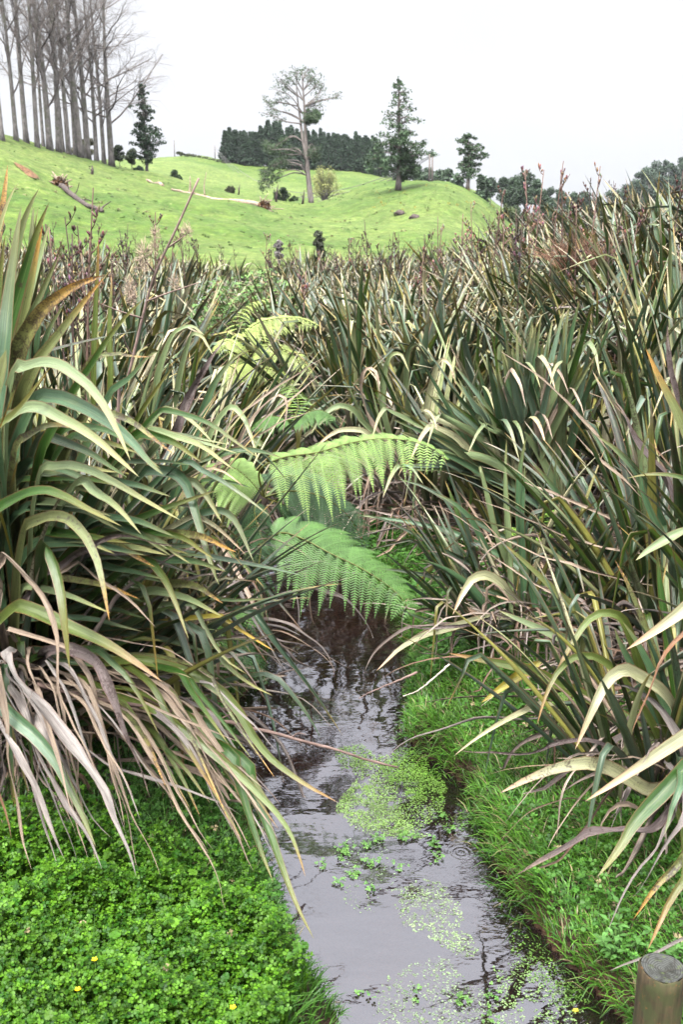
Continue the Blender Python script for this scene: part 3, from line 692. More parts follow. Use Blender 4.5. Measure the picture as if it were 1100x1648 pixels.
near_flax('flax clump with drooping cream tips left of the pale ferns', -1.85, 6.9, 24, [
 ([(240, 690), (265, 560), (300, 520), (330, 540)], 6.6, 6.2, 16, 'p'),
 ([(270, 700), (300, 560), (318, 530), (345, 575)], 6.7, 6.3, 14, 'p'),
 ([(150, 620), (155, 480), (158, 420), (158, 383)], 6.8, 6.8, 11, 'o'),
 ([(180, 640), (176, 520), (180, 460), (178, 440)], 6.7, 6.8, 12, 'o'),
 ], fans=15, per=9, L=1.7, dead=150, rad=.55, pale=.4)
near_flax('flax clump full of broken straw-coloured leaves beside the upper stream bend', -1.45, 8.1, 25, [], fans=13, per=9, L=1.5, dead=170, rad=.55, pale=.45)

RB = [  # low clump on the right bank above the grass
 ([(935, 1060), (936, 996), (896, 956), (853, 913), (813, 876)], 4.6, 4.5, 20, 'k', dict(root=False, spot=.2)),
 ([(980, 1070), (954, 1044), (904, 1029), (856, 1007), (802, 982)], 4.6, 4.7, 22, 'p', dict(root=False)),
 ([(820, 960), (802, 935), (769, 924), (747, 949), (729, 990)], 5.2, 4.9, 21, 'c', dict(spot=.1)),
 ([(830, 1030), (802, 1007), (773, 967), (736, 927), (680, 900)], 5.4, 5.2, 24, 'b'),
 ([(800, 935), (769, 855), (740, 815), (700, 793)], 5.6, 5.5, 17, 'b'),
 ([(820, 927), (816, 844), (812, 771), (816, 706)], 5.5, 5.5, 15, 'p'),
 ([(842, 898), (835, 789), (840, 740), (848, 702)], 5.5, 5.5, 16, 'b'),
 ([(845, 960), (838, 860), (842, 800), (846, 745)], 5.4, 5.4, 15, 'b'),
 ([(954, 898), (904, 804), (880, 770), (855, 742)], 5.6, 5.5, 15, 'b'),
 ([(900, 900), (896, 820), (892, 770), (897, 732)], 5.7, 5.7, 12, 'b'),
 ([(800, 870), (785, 800), (770, 740), (775, 770)], 5.6, 5.6, 12, 'p'),
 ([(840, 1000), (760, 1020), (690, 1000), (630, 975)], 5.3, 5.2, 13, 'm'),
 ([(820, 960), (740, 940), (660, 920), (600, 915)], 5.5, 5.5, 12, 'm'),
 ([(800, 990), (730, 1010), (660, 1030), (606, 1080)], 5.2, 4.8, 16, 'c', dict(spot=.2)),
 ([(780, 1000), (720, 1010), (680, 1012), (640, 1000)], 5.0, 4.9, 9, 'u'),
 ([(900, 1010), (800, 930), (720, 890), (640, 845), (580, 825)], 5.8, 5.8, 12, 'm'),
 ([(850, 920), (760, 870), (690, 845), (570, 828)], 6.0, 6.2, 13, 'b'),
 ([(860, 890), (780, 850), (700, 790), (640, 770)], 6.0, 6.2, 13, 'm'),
]
near_flax('low flax clump with green upright blades at the middle of the right grass bank', 1.12, 5.5, 31, RB, fans=8, per=8, L=1.0, dead=90, rad=.36, w=.05, lean=(-.05, -.05), pale=.12)
RC = []
rs0 = random.Random(77)
for i in range(95):      # the big upright fan behind it
    u = rs0.uniform(0, 1); bx = 860 + rs0.uniform(-45, 45); tx = 640 + 330 * u + rs0.uniform(-15, 15); ty = 510 + 190 * (1 - u) ** 1.3 + rs0.uniform(-45, 60)
    mx = bx + (tx - bx) * .52; my = 770 + (ty - 770) * .45
    RC.append(([(bx, 830), (mx, my), (tx, ty)], 7.0, 6.7 + rs0.uniform(-.4, .4), rs0.uniform(17, 24), rs0.choice('hbhhgphb'), dict(keel=.5, spot=.15, n=(rs0.uniform(-.6, .3), -.8, .3))))
for i in range(22):
    bx = 860 + rs0.uniform(-60, 60); u = rs0.random(); fx = 620 + 340 * u; fy = 560 + 150 * (1 - u) + rs0.uniform(-50, 70); s_ = rs0.choice((-1, 1, 1)); 
    RC.append(([(bx, 830), ((bx + fx) / 2, (820 + fy) / 2 - 30), (fx, fy), (fx + s_ * 16, fy + rs0.uniform(-6, 6)), (fx + s_ * rs0.uniform(26, 40), fy + rs0.uniform(30, 62))], 6.9, 6.3, rs0.uniform(15, 22), rs0.choice('pphcpd'), dict(keel=.3, n=(rs0.uniform(-.3, .3), -.6, .7))))
near_flax('large blue-green flax clump fanning upward behind the right-bank grass', 1.45, 7.2, 32, RC, fans=5, per=8, L=1.7, dead=60, rad=.5, lean=(-.06, .1), pale=.12)
RD = [
 ([(1035, 1090), (1010, 1003), (984, 984), (951, 993), (933, 1018), (904, 1066), (890, 1100)], 3.9, 3.6, 18, 'o', dict(spot=.1)),
 ([(1064, 1191), (1007, 1102), (975, 1065), (938, 1053), (906, 1069), (881, 1110), (865, 1167)], 3.8, 3.4, 19, 'o', dict(spot=.15)),
 ([(1075, 1120), (1023, 1085), (999, 1077), (975, 1098), (958, 1134), (926, 1207)], 3.6, 3.3, 25, 'c', dict(spot=.15)),
 ([(1130, 1165), (1100, 1187), (1064, 1211), (1015, 1244), (942, 1290)], 3.3, 3.1, 23, 'c', dict(spot=.2)),
 ([(1052, 1280), (1007, 1252), (962, 1229), (914, 1231), (853, 1252), (804, 1277)], 3.4, 3.1, 28, 'c', dict(spot=.75)),
 ([(1120, 1215), (1100, 1240), (1064, 1280), (1023, 1321), (999, 1365), (962, 1412)], 3.2, 2.9, 27, 'g', dict(spot=.4)),
 ([(1050, 1345), (999, 1337), (958, 1335), (922, 1353), (877, 1381), (833, 1409)], 3.3, 3.0, 22, 'u', dict(spot=.5)),
 ([(1030, 1240), (962, 1191), (902, 1193), (853, 1211), (780, 1211), (740, 1208)], 3.7, 3.5, 11, 'u'),
 ([(960, 1130), (889, 1098), (845, 1076), (787, 1065), (722, 1051)], 4.1, 4.0, 23, 'o', dict(spot=0)),
 ([(871, 1065), (845, 1082), (820, 1098), (775, 1131)], 4.2, 4.0, 20, 'y', dict(root=False, spot=0)),
 ([(1110, 850), (1053, 880), (1024, 902)], 4.2, 4.1, 19, 'p', dict(root=False)),
 ([(1140, 950), (1100, 982), (1056, 1015), (1008, 1046)], 3.6, 3.5, 27, 'c', dict(spot=.1)),
 ([(1140, 985), (1100, 1018), (1078, 1044), (1049, 1098), (1018, 1180)], 3.4, 3.2, 12, 'n'),
 ([(1110, 1400), (1080, 1446), (1060, 1491), (1043, 1530)], 2.8, 2.65, 17, 'o'),
 ([(1130, 1495), (1100, 1511), (1040, 1540), (983, 1565)], 2.6, 2.55, 8, 's', dict(root=False)),
 ([(1075, 1190), (1040, 1110), (1000, 1040), (990, 1010)], 4.0, 4.0, 22, 'b'),
 ([(1080, 1180), (1060, 1080), (1020, 960), (990, 900)], 4.1, 4.2, 20, 'k'),
 ([(1095, 1160), (1080, 1060), (1064, 960), (1058, 880)], 4.1, 4.2, 22, 'g'),
 ([(1100, 1200), (1070, 1140), (1035, 1050), (1003, 1000)], 3.8, 3.8, 26, 'b', dict(spot=.2)),
 ([(1040, 1310), (1000, 1290), (975, 1310), (960, 1370)], 3.4, 3.2, 12, 'd'),
 ([(1085, 1240), (1030, 1220), (980, 1225), (890, 1219)], 3.5, 3.3, 7, 'd'),
 ([(1000, 1210), (960, 1250), (900, 1330), (880, 1370)], 3.5, 3.2, 5, 'd'),
 ([(1110, 1300), (1080, 1350), (1050, 1400), (1010, 1450)], 3.0, 2.9, 12, 's'),
 ([(1060, 1360), (1030, 1400), (1000, 1450), (975, 1500)], 3.0, 2.9, 8, 's'),
 ([(1100, 1260), (1085, 1290), (1075, 1330), (1070, 1345)], 3.0, 2.9, 20, 'b'),
 ([(1120, 1350), (1085, 1400), (1060, 1420), (1020, 1480)], 2.9, 2.8, 18, 'k'),
 ([(1110, 1235), (1085, 1160), (1030, 1110), (990, 1100)], 3.5, 3.6, 22, 's'),
]
near_flax('flax clump with bent yellow-edged leaves at the lower right beside the wooden post', 1.45, 3.95, 33, RD, fans=10, per=8, L=1.15, dead=140, rad=.36, w=.05, lean=(.05, 0), pale=.15, openness=1.2)
RE_ = [
 ([(1110, 840), (1085, 800), (1035, 727), (990, 645)], 4.9, 4.9, 32, 'u', dict(spot=.7, root=False)),
 ([(1130, 780), (1100, 690), (1060, 610), (1040, 560)], 4.7, 4.7, 30, 'k', dict(spot=.5)),
 ([(1110, 780), (1100, 768), (1049, 762), (1009, 770)], 4.4, 4.3, 15, 'g'),
 ([(1120, 720), (1090, 650), (1076, 560), (1075, 520)], 4.9, 4.9, 20, 'u'),
 ([(1020, 850), (900, 796), (773, 749)], 5.3, 5.4, 8, 'd', dict(root=False)),
 ([(1060, 945), (976, 927), (809, 873), (700, 811)], 4.9, 5.2, 7, 'd', dict(root=False)),
 ([(1045, 807), (991, 764), (922, 695)], 5.2, 5.3, 9, 'd', dict(root=False)),
 ([(1060, 830), (1010, 760), (960, 700), (890, 620), (800, 560)], 5.2, 5.6, 8, 'd', dict(root=False)),
 ([(1080, 900), (960, 880), (860, 840), (760, 800)], 5.2, 5.3, 7, 'd', dict(root=False)),
 ([(1000, 1000), (900, 960), (830, 920), (760, 870)], 4.9, 5.0, 6, 'd', dict(root=False)),
 ([(1110, 930), (1040, 820), (1030, 740), (1046, 690)], 4.8, 4.8, 14, 'b'),
 ([(1070, 860), (1040, 780), (1000, 730), (960, 700)], 5.0, 5.0, 20, 'b'),
]
near_flax('flax clump with a broad purple-grey dead blade at the right edge', 2.05, 5.3, 34, RE_, fans=9, per=8, L=1.45, dead=100, rad=.42, lean=(.05, 0), pale=.15)
near_flax('tall flax clump rising at the right edge behind the purple-grey blade', 2.75, 7.3, 35, [], fans=11, per=9, L=2.15, dead=55, rad=.45, pale=.2)
near_flax('short flax clump packed with straw leaves between the two right-bank clumps', .75, 8.3, 36, [
 ([(660, 700), (650, 600), (665, 545), (690, 575)], 8, 7.6, 15, 'p'), ([(620, 700), (615, 600), (640, 560), (660, 600)], 8, 7.7, 14, 'p'),
 ([(600, 690), (575, 620), (600, 585), (615, 640)], 7.9, 7.6, 13, 'd'), ([(590, 690), (560, 650), (520, 665), (500, 700)], 7.8, 7.4, 14, 'p'),
 ([(600, 700), (560, 690), (530, 700), (505, 725)], 7.6, 7.3, 12, 'c'), ([(680, 700), (700, 590), (720, 575), (735, 620)], 7.9, 7.6, 13, 'c')],
 fans=13, per=8, L=1.5, dead=150, rad=.5, pale=.45, lean=(-.15, -.1))
near_flax('flax clump with spiky upright blades just right of the far pale fern', .15, 9.3, 37, [], fans=9, per=8, L=1.5, dead=50, rad=.4, pale=.2)
near_flax('broad flax clump with split grey-green blades high on the right bank', 2.3, 8.7, 38, [], fans=11, per=9, L=1.95, dead=45, rad=.45, pale=.25)
near_flax('flax clump whose blades stand highest against the sky on the right', 3.35, 9.6, 39, [], fans=11, per=9, L=2.2, dead=35, rad=.45, pale=.2)
near_flax('flax clump with drooping pale tips above the big upward fan', 1.35, 9.1, 40, [], fans=10, per=9, L=1.8, dead=45, rad=.45, pale=.35)
near_flax('flax clump overhung by straw leaves at the right edge above the bent yellow-edged clump', 2.3, 4.2, 41, [], fans=9, per=8, L=1.5, dead=110, rad=.36, pale=.15, lean=(-.05, 0))
# ------------------------------------------------------------------ ground plants
def in_poly(px, py, poly):
    px = np.asarray(px); py = np.asarray(py); inside = np.zeros(px.shape, bool); n = len(poly); j = n - 1
    for i in range(n):
        xi, yi = poly[i]; xj, yj = poly[j]
        c = ((yi > py) != (yj > py)) & (px < (xj - xi) * (py - yi) / (yj - yi + 1e-12) + xi); inside ^= c; j = i
    return inside
def blades(mb, x, y, z, h, w, az, lean, bend, col, segs=3):
    n = len(x); s = np.linspace(0, 1, segs + 1)[None]
    el = (pi / 2 - lean)[:, None] - bend[:, None] * s ** 1.3
    ds = (h / segs)[:, None]
    hx = np.cumsum(np.concatenate([np.zeros((n, 1)), np.cos(el[:, :-1]) * ds], 1), 1); hz = np.cumsum(np.concatenate([np.zeros((n, 1)), np.sin(el[:, :-1]) * ds], 1), 1)
    cx = x[:, None] + hx * np.cos(az)[:, None]; cy = y[:, None] + hx * np.sin(az)[:, None]; cz = z[:, None] + hz
    tw = az + rng.uniform(-.9, .9, n)
    ww = w[:, None] * .5 * np.array([.75, 1, .8, .08] if segs == 3 else [.8, 1, .08])[None]
    ox = -np.sin(tw)[:, None] * ww; oy = np.cos(tw)[:, None] * ww
    V = np.stack([np.stack([cx - ox, cy - oy, cz], -1), np.stack([cx + ox, cy + oy, cz], -1)], 2).reshape(-1, 3)
    base = (np.arange(n) * (segs + 1) * 2)[:, None]; k = (np.arange(segs) * 2)[None]
    q = np.stack([base + k, base + k + 1, base + k + 3, base + k + 2], -1).reshape(-1, 4)
    cc = np.repeat(col, (segs + 1) * 2, 0)
    mb.add(V, q, None, None, cc)
def gcols(n, a, b, dead=.06):
    u = rng.random((n, 1)); c = np.array(a) * (1 - u) + np.array(b) * u; c = c * rng.uniform(.75, 1.25, (n, 1))
    d = rng.random(n) < dead; c[d] = np.array((.26, .21, .11)) * rng.uniform(.6, 1.2, (d.sum(), 1)); return c
def scatter(n, x0, x1, y0, y1, cond):
    x = rng.uniform(x0, x1, n); y = rng.uniform(y0, y1, n); l, r = edges(y); m = cond(x, y, l, r); return x[m], y[m]
# right bank turf
mb = MB()
x, y = scatter(150000, -.2, 2.6, 2.0, 8.2, lambda x, y, l, r: (x > r - .03) & (x < r + np.where(y < 5, 1.45, 1.0)) & ((x - r) < 1.5 * (.25 + vnoise(x * 3, y * 3, 21))))
cl = vnoise(x * 4.5, y * 4.5, 22); n = len(x); l, r = edges(y)
toe = np.exp(-((x - r) / .12) ** 2)
az = np.where(rng.random(n) < .45 + .4 * toe, pi + rng.uniform(-.9, .9, n) - .3, rng.uniform(0, 2 * pi, n)) + (cl - .5) * 2.5
blades(mb, x, y, ground_z(x, y) - .01, rng.uniform(.05, .13, n) * (.5 + 1.0 * cl) * (1 + .3 * toe), rng.uniform(.003, .0065, n), az, rng.uniform(.1, 1.1, n), rng.uniform(.6, 2.8, n), gcols(n, (.024, .10, .008), (.11, .25, .026), .08) * (.6 + .8 * vnoise(x * 7, y * 7, 27))[:, None])
tag(mb.build('grass', M['grass']), 'dense bright green grass covering the right bank of the stream', 'grass', kind='stuff')
print('grass right', n)
# left bank grass
mb = MB()
x, y = scatter(110000, -3.0, .3, 1.9, 6.6, lambda x, y, l, r: (x < l + .03) & ((y > 3.05 + .35 * vnoise(x * 3, y * 3, 24)) & (y < 4.3) | (x > l - .30) | ((y < 3.2) & (vnoise(x * 2.3, y * 2.3, 61) > .62) & (rng.random(len(x)) < .45))) & (rng.random(len(x)) < np.where(x > l - .30, .95, .45)))
n = len(x); l, r = edges(y); cl = vnoise(x * 5, y * 5, 25); toe = np.exp(-((l - x) / .12) ** 2)
az = np.where(rng.random(n) < .3 + .5 * toe, rng.uniform(-.9, .9, n), rng.uniform(0, 2 * pi, n))
blades(mb, x, y, ground_z(x, y) - .01, rng.uniform(.05, .20, n) * (.5 + .8 * cl) * (1 - .5 * toe), rng.uniform(.003, .0075, n), az, rng.uniform(.05, .7, n), rng.uniform(.4, 1.8, n), gcols(n, (.03, .10, .012), (.085, .20, .03), .03))
tag(mb.build('grass', M['grass']), 'long dark green grass under the hanging dead leaves of the left bank', 'grass', kind='stuff')
print('grass left', n)
def trifoliate(mb, x, y, z, R_, tilt, az, col, stem=True, lob=3):
    """compound leaves with notched leaflets on thin stems"""
    n = len(x)
    rot = rng.uniform(0, 2 * pi, n); nx = np.sin(tilt) * np.cos(az); ny = np.sin(tilt) * np.sin(az); nz = np.cos(tilt)
    Nn = np.stack([nx, ny, nz], 1); A = nrm(np.cross(Nn, np.array([.31, .17, .93]))); B = np.cross(Nn, A)
    C = np.stack([x, y, z], 1)
    for k in range(lob):
        a = rot + k * 2 * pi / lob + rng.uniform(-.15, .15, n)
        D = A * np.cos(a)[:, None] + B * np.sin(a)[:, None]; E = np.cross(Nn, D); r = R_[:, None] * rng.uniform(.8, 1.1, (n, 1))
        up = Nn * rng.uniform(-.25, .25, (n, 1)) * r; fold = Nn * .14 * r
        pts = [C + D * .06 * r, C + (D * .45 - E * .46) * r + fold, C + (D * .85 - E * .50) * r + fold + up * .7, C + (D * 1.05 - E * .18) * r + up, C + D * .86 * r + up * .8 - fold * .3,
               C + (D * 1.05 + E * .18) * r + up, C + (D * .85 + E * .50) * r + fold + up * .7, C + (D * .45 + E * .46) * r + fold]
        V = np.stack(pts, 1).reshape(-1, 3); b = (np.arange(n) * 8)[:, None]
        q = np.concatenate([b + np.array([[0, 1, 2, 4]]), b + np.array([[0, 4, 6, 7]])], 0)
        t = np.concatenate([b + np.array([[2, 3, 4]]), b + np.array([[4, 5, 6]])], 0)
        cc = np.repeat(col * rng.uniform(.88, 1.12, (n, 1)), 8, 0)
        mb.add(V, q, t, None, cc)
# buttercup ground cover on the near left bank
mb = MB()
x, y = scatter(95000, -2.1, .3, 1.75, 3.75, lambda x, y, l, r: (x < l - .06 - .1 * rng.random(len(x))) & (rng.random(len(x)) < np.clip((3.55 - y) * 1.6, .0, 1) * .75))
n = len(x); hh = .05 + .10 * vnoise(x * 4, y * 4, 31) + .05 * rng.random(n) + .04 * vnoise(x * 14, y * 14, 32)
hh = hh * (.55 + .9 * vnoise(x * 9, y * 9, 33)); hh = hh * np.where(rng.random(n) < .3, rng.uniform(.3, .9, n), 1)
col = gcols(n, (.014, .065, .003), (.085, .20, .010), .0005)
trifoliate(mb, x, y, ground_z(x, y) + hh, rng.uniform(.0075, .015, n), rng.uniform(0, .95, n), rng.uniform(0, 2 * pi, n), col, lob=3)
blades(mb, x, y, ground_z(x, y) - .01, hh, np.full(n, .0022), rng.uniform(0, 6.3, n), rng.uniform(0, .25, n), rng.uniform(0, .3, n), col * .8, 2)
k_ = rng.choice(n, 500, replace=False); trifoliate(mb, x[k_], y[k_], ground_z(x[k_], y[k_]) + hh[k_] + .012, rng.uniform(.013, .020, 500), rng.uniform(0, .7, 500), rng.uniform(0, 6.3, 500), gcols(500, (.02, .08, .006), (.08, .18, .012), .02), lob=5)
tag(mb.build('buttercup_leaves', M['herb']), 'bright green low creeping cover of lobed leaves on the near left bank', 'ground cover', kind='stuff')
print('cover', n)
# creeping herbs at the foot of the flax, right bank upstream
mb = MB()
x, y = scatter(60000, -.9, 2.2, 5.2, 9.5, lambda x, y, l, r: (x > r - .02) & (x < r + .9))
x2, y2 = scatter(25000, -2.0, .3, 3.1, 9.0, lambda x, y, l, r: (x < l) & (x > l - .8)); x = np.concatenate([x, x2]); y = np.concatenate([y, y2])
x3, y3 = scatter(9000, .2, 2.4, 2.1, 5.3, lambda x, y, l, r: (x > r + .02) & (x < r + 1.3) & (vnoise(x * 2.2, y * 2.2, 71) > .5)); x = np.concatenate([x, x3]); y = np.concatenate([y, y3])
n = len(x); trifoliate(mb, x, y, ground_z(x, y) + rng.uniform(.01, .10, n), rng.uniform(.008, .02, n), rng.uniform(0, .8, n), rng.uniform(0, 6.3, n), gcols(n, (.03, .10, .012), (.08, .20, .03), .02))
tag(mb.build('creeping_herbs', M['herb']), 'small-leaved dark green creeping herbs between the flax bases and the water', 'ground cover', kind='stuff')

# ---- water weed
mb = MB()
patches = [  # polygon in the photograph's pixels, depth below the surface, density, colours
 ([(560, 1215), (620, 1215), (690, 1240), (720, 1275), (700, 1330), (640, 1345), (580, 1330), (540, 1290), (585, 1260)], (-.002, .014), 20000, (.10, .20, .03), (.22, .35, .08)),
 ([(540, 1205), (575, 1200), (600, 1215), (590, 1240), (545, 1240)], (-.002, .018), 24000, (.07, .16, .015), (.16, .28, .04)),
 ([(610, 1240), (650, 1210), (690, 1225), (720, 1270), (715, 1300), (660, 1290)], (-.002, .03), 30000, (.07, .17, .015), (.16, .30, .04)),
 ([(540, 1290), (590, 1245), (640, 1300), (690, 1350), (620, 1350), (560, 1330)], (-.003, .002), 42000, (.16, .27, .07), (.27, .38, .13)),
 ([(620, 1430), (680, 1415), (720, 1430), (745, 1480), (775, 1530), (740, 1540), (690, 1510), (650, 1490)], (-.004, .0012), 42000, (.18, .28, .10), (.28, .38, .17)),
 ([(620, 1560), (700, 1540), (800, 1600), (880, 1648), (860, 1720), (640, 1720), (600, 1640)], (-.004, .0012), 24000, (.17, .26, .11), (.26, .35, .17)),
 ([(790, 1560), (850, 1540), (920, 1600), (960, 1660), (880, 1660), (820, 1620)], (-.002, .004), 14000, (.12, .22, .06), (.22, .33, .11)),
 ([(830, 1490), (870, 1530), (950, 1600), (900, 1620), (850, 1570), (820, 1520)], (-.002, .014), 12000, (.06, .14, .02), (.14, .26, .04)),
 ([(700, 1300), (745, 1320), (740, 1345), (700, 1335)], (-.004, .012), 6000, (.07, .15, .015), (.14, .26, .04)),
 ([(535, 1350), (600, 1345), (640, 1400), (600, 1470), (550, 1450)], (-.002, .002), 4000, (.14, .24, .08), (.24, .34, .15)),
 ([(415, 1180), (450, 1190), (440, 1300), (420, 1290)], (-.03, -.01), 900, (.1, .18, .04), (.2, .3, .1))]
for poly, (z0, z1), dens, a, b in patches:
    g = np.array([G(px, py)[:2] for px, py in poly]); lo, hi = g.min(0), g.max(0); A_ = np.prod(hi - lo); n = int(A_ * dens)
    xx = rng.uniform(lo[0], hi[0], n); yy = rng.uniform(lo[1], hi[1], n)
    dn = in_poly(xx + .05 * (vnoise(xx * 15, yy * 15, 41) - .5), yy + .08 * (vnoise(xx * 15, yy * 15, 42) - .5), g) & (vnoise(xx * 22, yy * 22, 43) + .6 * vnoise(xx * 60, yy * 60, 44) > .50)
    xx, yy = xx[dn], yy[dn]; n = len(xx)
    trifoliate(mb, xx, yy, rng.uniform(z0, z1, n), rng.uniform(.0018, .0045, n), rng.uniform(0, .5, n), rng.uniform(0, 6.3, n), gcols(n, a, b, 0))
for (px, py, k) in [(556, 1368, 30), (598, 1392, 26), (552, 1378, 14), (545, 1422, 10), (600, 1432, 10), (640, 1398, 10), (700, 1358, 24), (728, 1338, 20), (706, 1380, 14), (650, 1350, 24), (610, 1352, 20), (570, 1408, 14), (712, 1316, 20), (795, 1607, 14), (742, 1610, 16), (790, 1640, 8), (520, 1395, 8), (580, 1600, 5), (668, 1350, 14), (590, 1362, 14), (665, 1600, 8)]:
    c = G(px, py); xx = rng.normal(c[0], .016, k); yy = rng.normal(c[1], .02, k)
    trifoliate(mb, xx, yy, rng.uniform(.003, .02, k), rng.uniform(.006, .011, k), rng.uniform(0, .6, k), rng.uniform(0, 6.3, k), gcols(k, (.06, .15, .03), (.14, .28, .06), 0))
tag(mb.build('water_weed', M['weed']), 'pale green water weed and small floating sprigs in the shallow stream', 'water weed', kind='stuff')

# ---- dead leaf litter and dry stems lying through the flax
mb = MB(); rs = random.Random(3)
def litter(n, fx, y0, y1, lo, hi, wl=(.006, .03)):
    for _ in range(n):
        yy = rs.uniform(y0, y1); xx = fx(yy, rs)
        z = gz(xx, yy); ln = rs.uniform(lo, hi); az = rs.uniform(0, 2 * pi); el = rs.uniform(-.05, .55) if rs.random() < .6 else rs.uniform(0, .15)
        p = grow((xx, yy, z + rs.uniform(.03, .22)), az, el, ln, rs.uniform(0, .7), 9, None, rs.uniform(-.3, .3))
        p[:, 2] = np.maximum(p[:, 2], z * .5 + .012)
        c = np.array(rs.choice(DEADC)) * rs.uniform(.7, 1.2)
        leaf_strip(mb, p, rs.uniform(*wl), (rs.uniform(-1, 1), rs.uniform(-1, 1), 1), c, c, rs.choice((0, .2, .5)), 3, .8, rs=rs)
litter(800, lambda y, rs: edges(y)[1] + rs.uniform(.55, 2.6), 3.6, 9.5, .25, 1.1)
litter(600, lambda y, rs: edges(y)[0] - rs.uniform(.25, 2.2), 4.2, 9.5, .25, 1.0)
litter(160, lambda y, rs: edges(y)[1] + rs.uniform(.9, 1.8), 2.4, 3.8, .2, .6, (.004, .018))
tag(mb.build('leaf_litter', M['dry']), 'tangle of dry tan and grey fallen flax leaves between the plants', 'leaf litter', kind='stuff')

# ------------------------------------------------------------------ ferns
def frond(mb, rach, maxpin, n=24, droop=.55, col=(.13, .24, .045), asym=1.0, tipc=None, up=(0, 0, 1), start=.12, fwd=.45):
    k = 60; c = crom(rach, k); T = nrm(np.gradient(c, axis=0)); s = np.linspace(0, 1, k)
    L = np.linalg.norm(np.diff(c, axis=0), axis=1).sum()
    tube(mb, c, np.interp(s, [0, 1], [.007, .0012]), 5, (.12, .13, .03))
    upv = np.array(up, float)
    for i in range(n):
        t = start + (1 - start) * (i + .5) / n; p = np.array([np.interp(t, s, c[:, a]) for a in range(3)]); d = nrm(np.array([np.interp(t, s, T[:, a]) for a in range(3)]))
        prof = min(1, .55 + 2.2 * (t - start)) * (1 - t) ** .62 * 1.18 + .04; S0 = nrm(np.cross(d, upv))
        for sd in (-1, 1):
            ln = maxpin * prof * random.uniform(.84, 1.08) * (asym if sd < 0 else 1)
            dirv = nrm(S0 * sd + d * (fwd + random.uniform(-.14, .14)) + nrm(upv) * random.uniform(-.12, .12))
            m = max(5, int(ln / .011)); u = np.linspace(0, 1, m)
            dz = np.array([0, 0, -1.])
            pd = dirv[None] * (u[:, None] * ln) * (1 - .35 * droop * u[:, None]) + dz[None] * (droop * ln * (.35 * u + .65 * u ** 1.8))[:, None]
            C = p + pd; PT = nrm(np.gradient(C, axis=0)); pn = nrm(np.cross(PT, np.cross(upv, PT))); Q = nrm(np.cross(PT, pn))
            pl = .054 * (ln / .36) ** .5 * np.clip(1.0 - u ** 1.5, .06, 1) * np.clip(.45 + u * 5, 0, 1) * random.uniform(.9, 1.1); pw = .0085
            shade = random.uniform(.85, 1.15); cc = np.array(col) * shade
            for s2 in (-1, 1):
                D = nrm(Q * s2 * .92 + PT * .38 - np.array([0, 0, .12])) ; tip = C + D * pl[:, None]
                V = np.stack([C - PT * pw * .5, C + PT * pw * .5, tip + PT * pw * .16, tip - PT * pw * .22], 1).reshape(-1, 3)
                b = (np.arange(m) * 4)[:, None]; q = b + np.array([[0, 1, 2, 3]])
                ccc = np.tile(cc, (m * 4, 1)) * np.repeat(rng.uniform(.9, 1.12, (m, 1)), 4, 0)
                mb.add(V, q, None, None, ccc)
            tube(mb, C[::max(1, m // 6)], .0012, 3, tuple(np.array(col) * 1.3), cap=False)
def fern(label, base, fronds, trunk=None, name='tree_fern', cat='fern', group=None):
    o = thing(name, label, cat, tuple(base), 0, group)
    for f in fronds:
        mb = MB(); frond(mb, np.array(f[0]) - np.array(base), *f[1:-1], **f[-1]); mb.build('frond', M['fern'], o)
    if trunk: mb = MB(); tube(mb, trunk, np.linspace(.045, .035, len(trunk)), 9, (.03, .02, .014)); mb.build('trunk', M['wood'], o)
    return o
def PP(l, Y0, Y1): return [P(px, py, Y) for (px, py), Y in zip(l, np.linspace(Y0, Y1, len(l)))]
cA = P(425, 800, 5.75); bA = np.array([cA[0] - .45, cA[1], gz(cA[0] - .45, cA[1])])
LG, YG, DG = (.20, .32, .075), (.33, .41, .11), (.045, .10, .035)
fern('tree fern arching its pale green fronds over the stream bend', bA, [
 (PP([(425, 800), (418, 758), (455, 737), (512, 728), (569, 712), (626, 706), (684, 716), (720, 740)], 5.75, 5.4), .40, 20, dict(droop=.6, col=LG, start=.2, up=(0, -.55, .8), fwd=.35)),
 (PP([(425, 800), (400, 770), (372, 752), (345, 760), (325, 790)], 5.75, 5.6), .34, 20, dict(droop=.5, col=LG, up=(0, -.5, .8))),
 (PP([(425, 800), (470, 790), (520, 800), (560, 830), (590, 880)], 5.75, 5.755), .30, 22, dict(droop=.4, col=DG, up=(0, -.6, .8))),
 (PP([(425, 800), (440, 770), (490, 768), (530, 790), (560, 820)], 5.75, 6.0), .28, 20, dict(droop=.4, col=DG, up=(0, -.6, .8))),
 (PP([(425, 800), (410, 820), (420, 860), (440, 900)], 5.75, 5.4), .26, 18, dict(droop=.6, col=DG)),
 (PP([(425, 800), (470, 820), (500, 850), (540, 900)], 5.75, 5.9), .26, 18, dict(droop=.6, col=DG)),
 ], trunk=[np.array([0, 0, 0]), (cA - bA) * .5, cA - bA])
cB = P(420, 880, 5.4); bB = np.array([cB[0] - .25, cB[1], gz(cB[0] - .25, cB[1])])
MG = (.085, .18, .04)
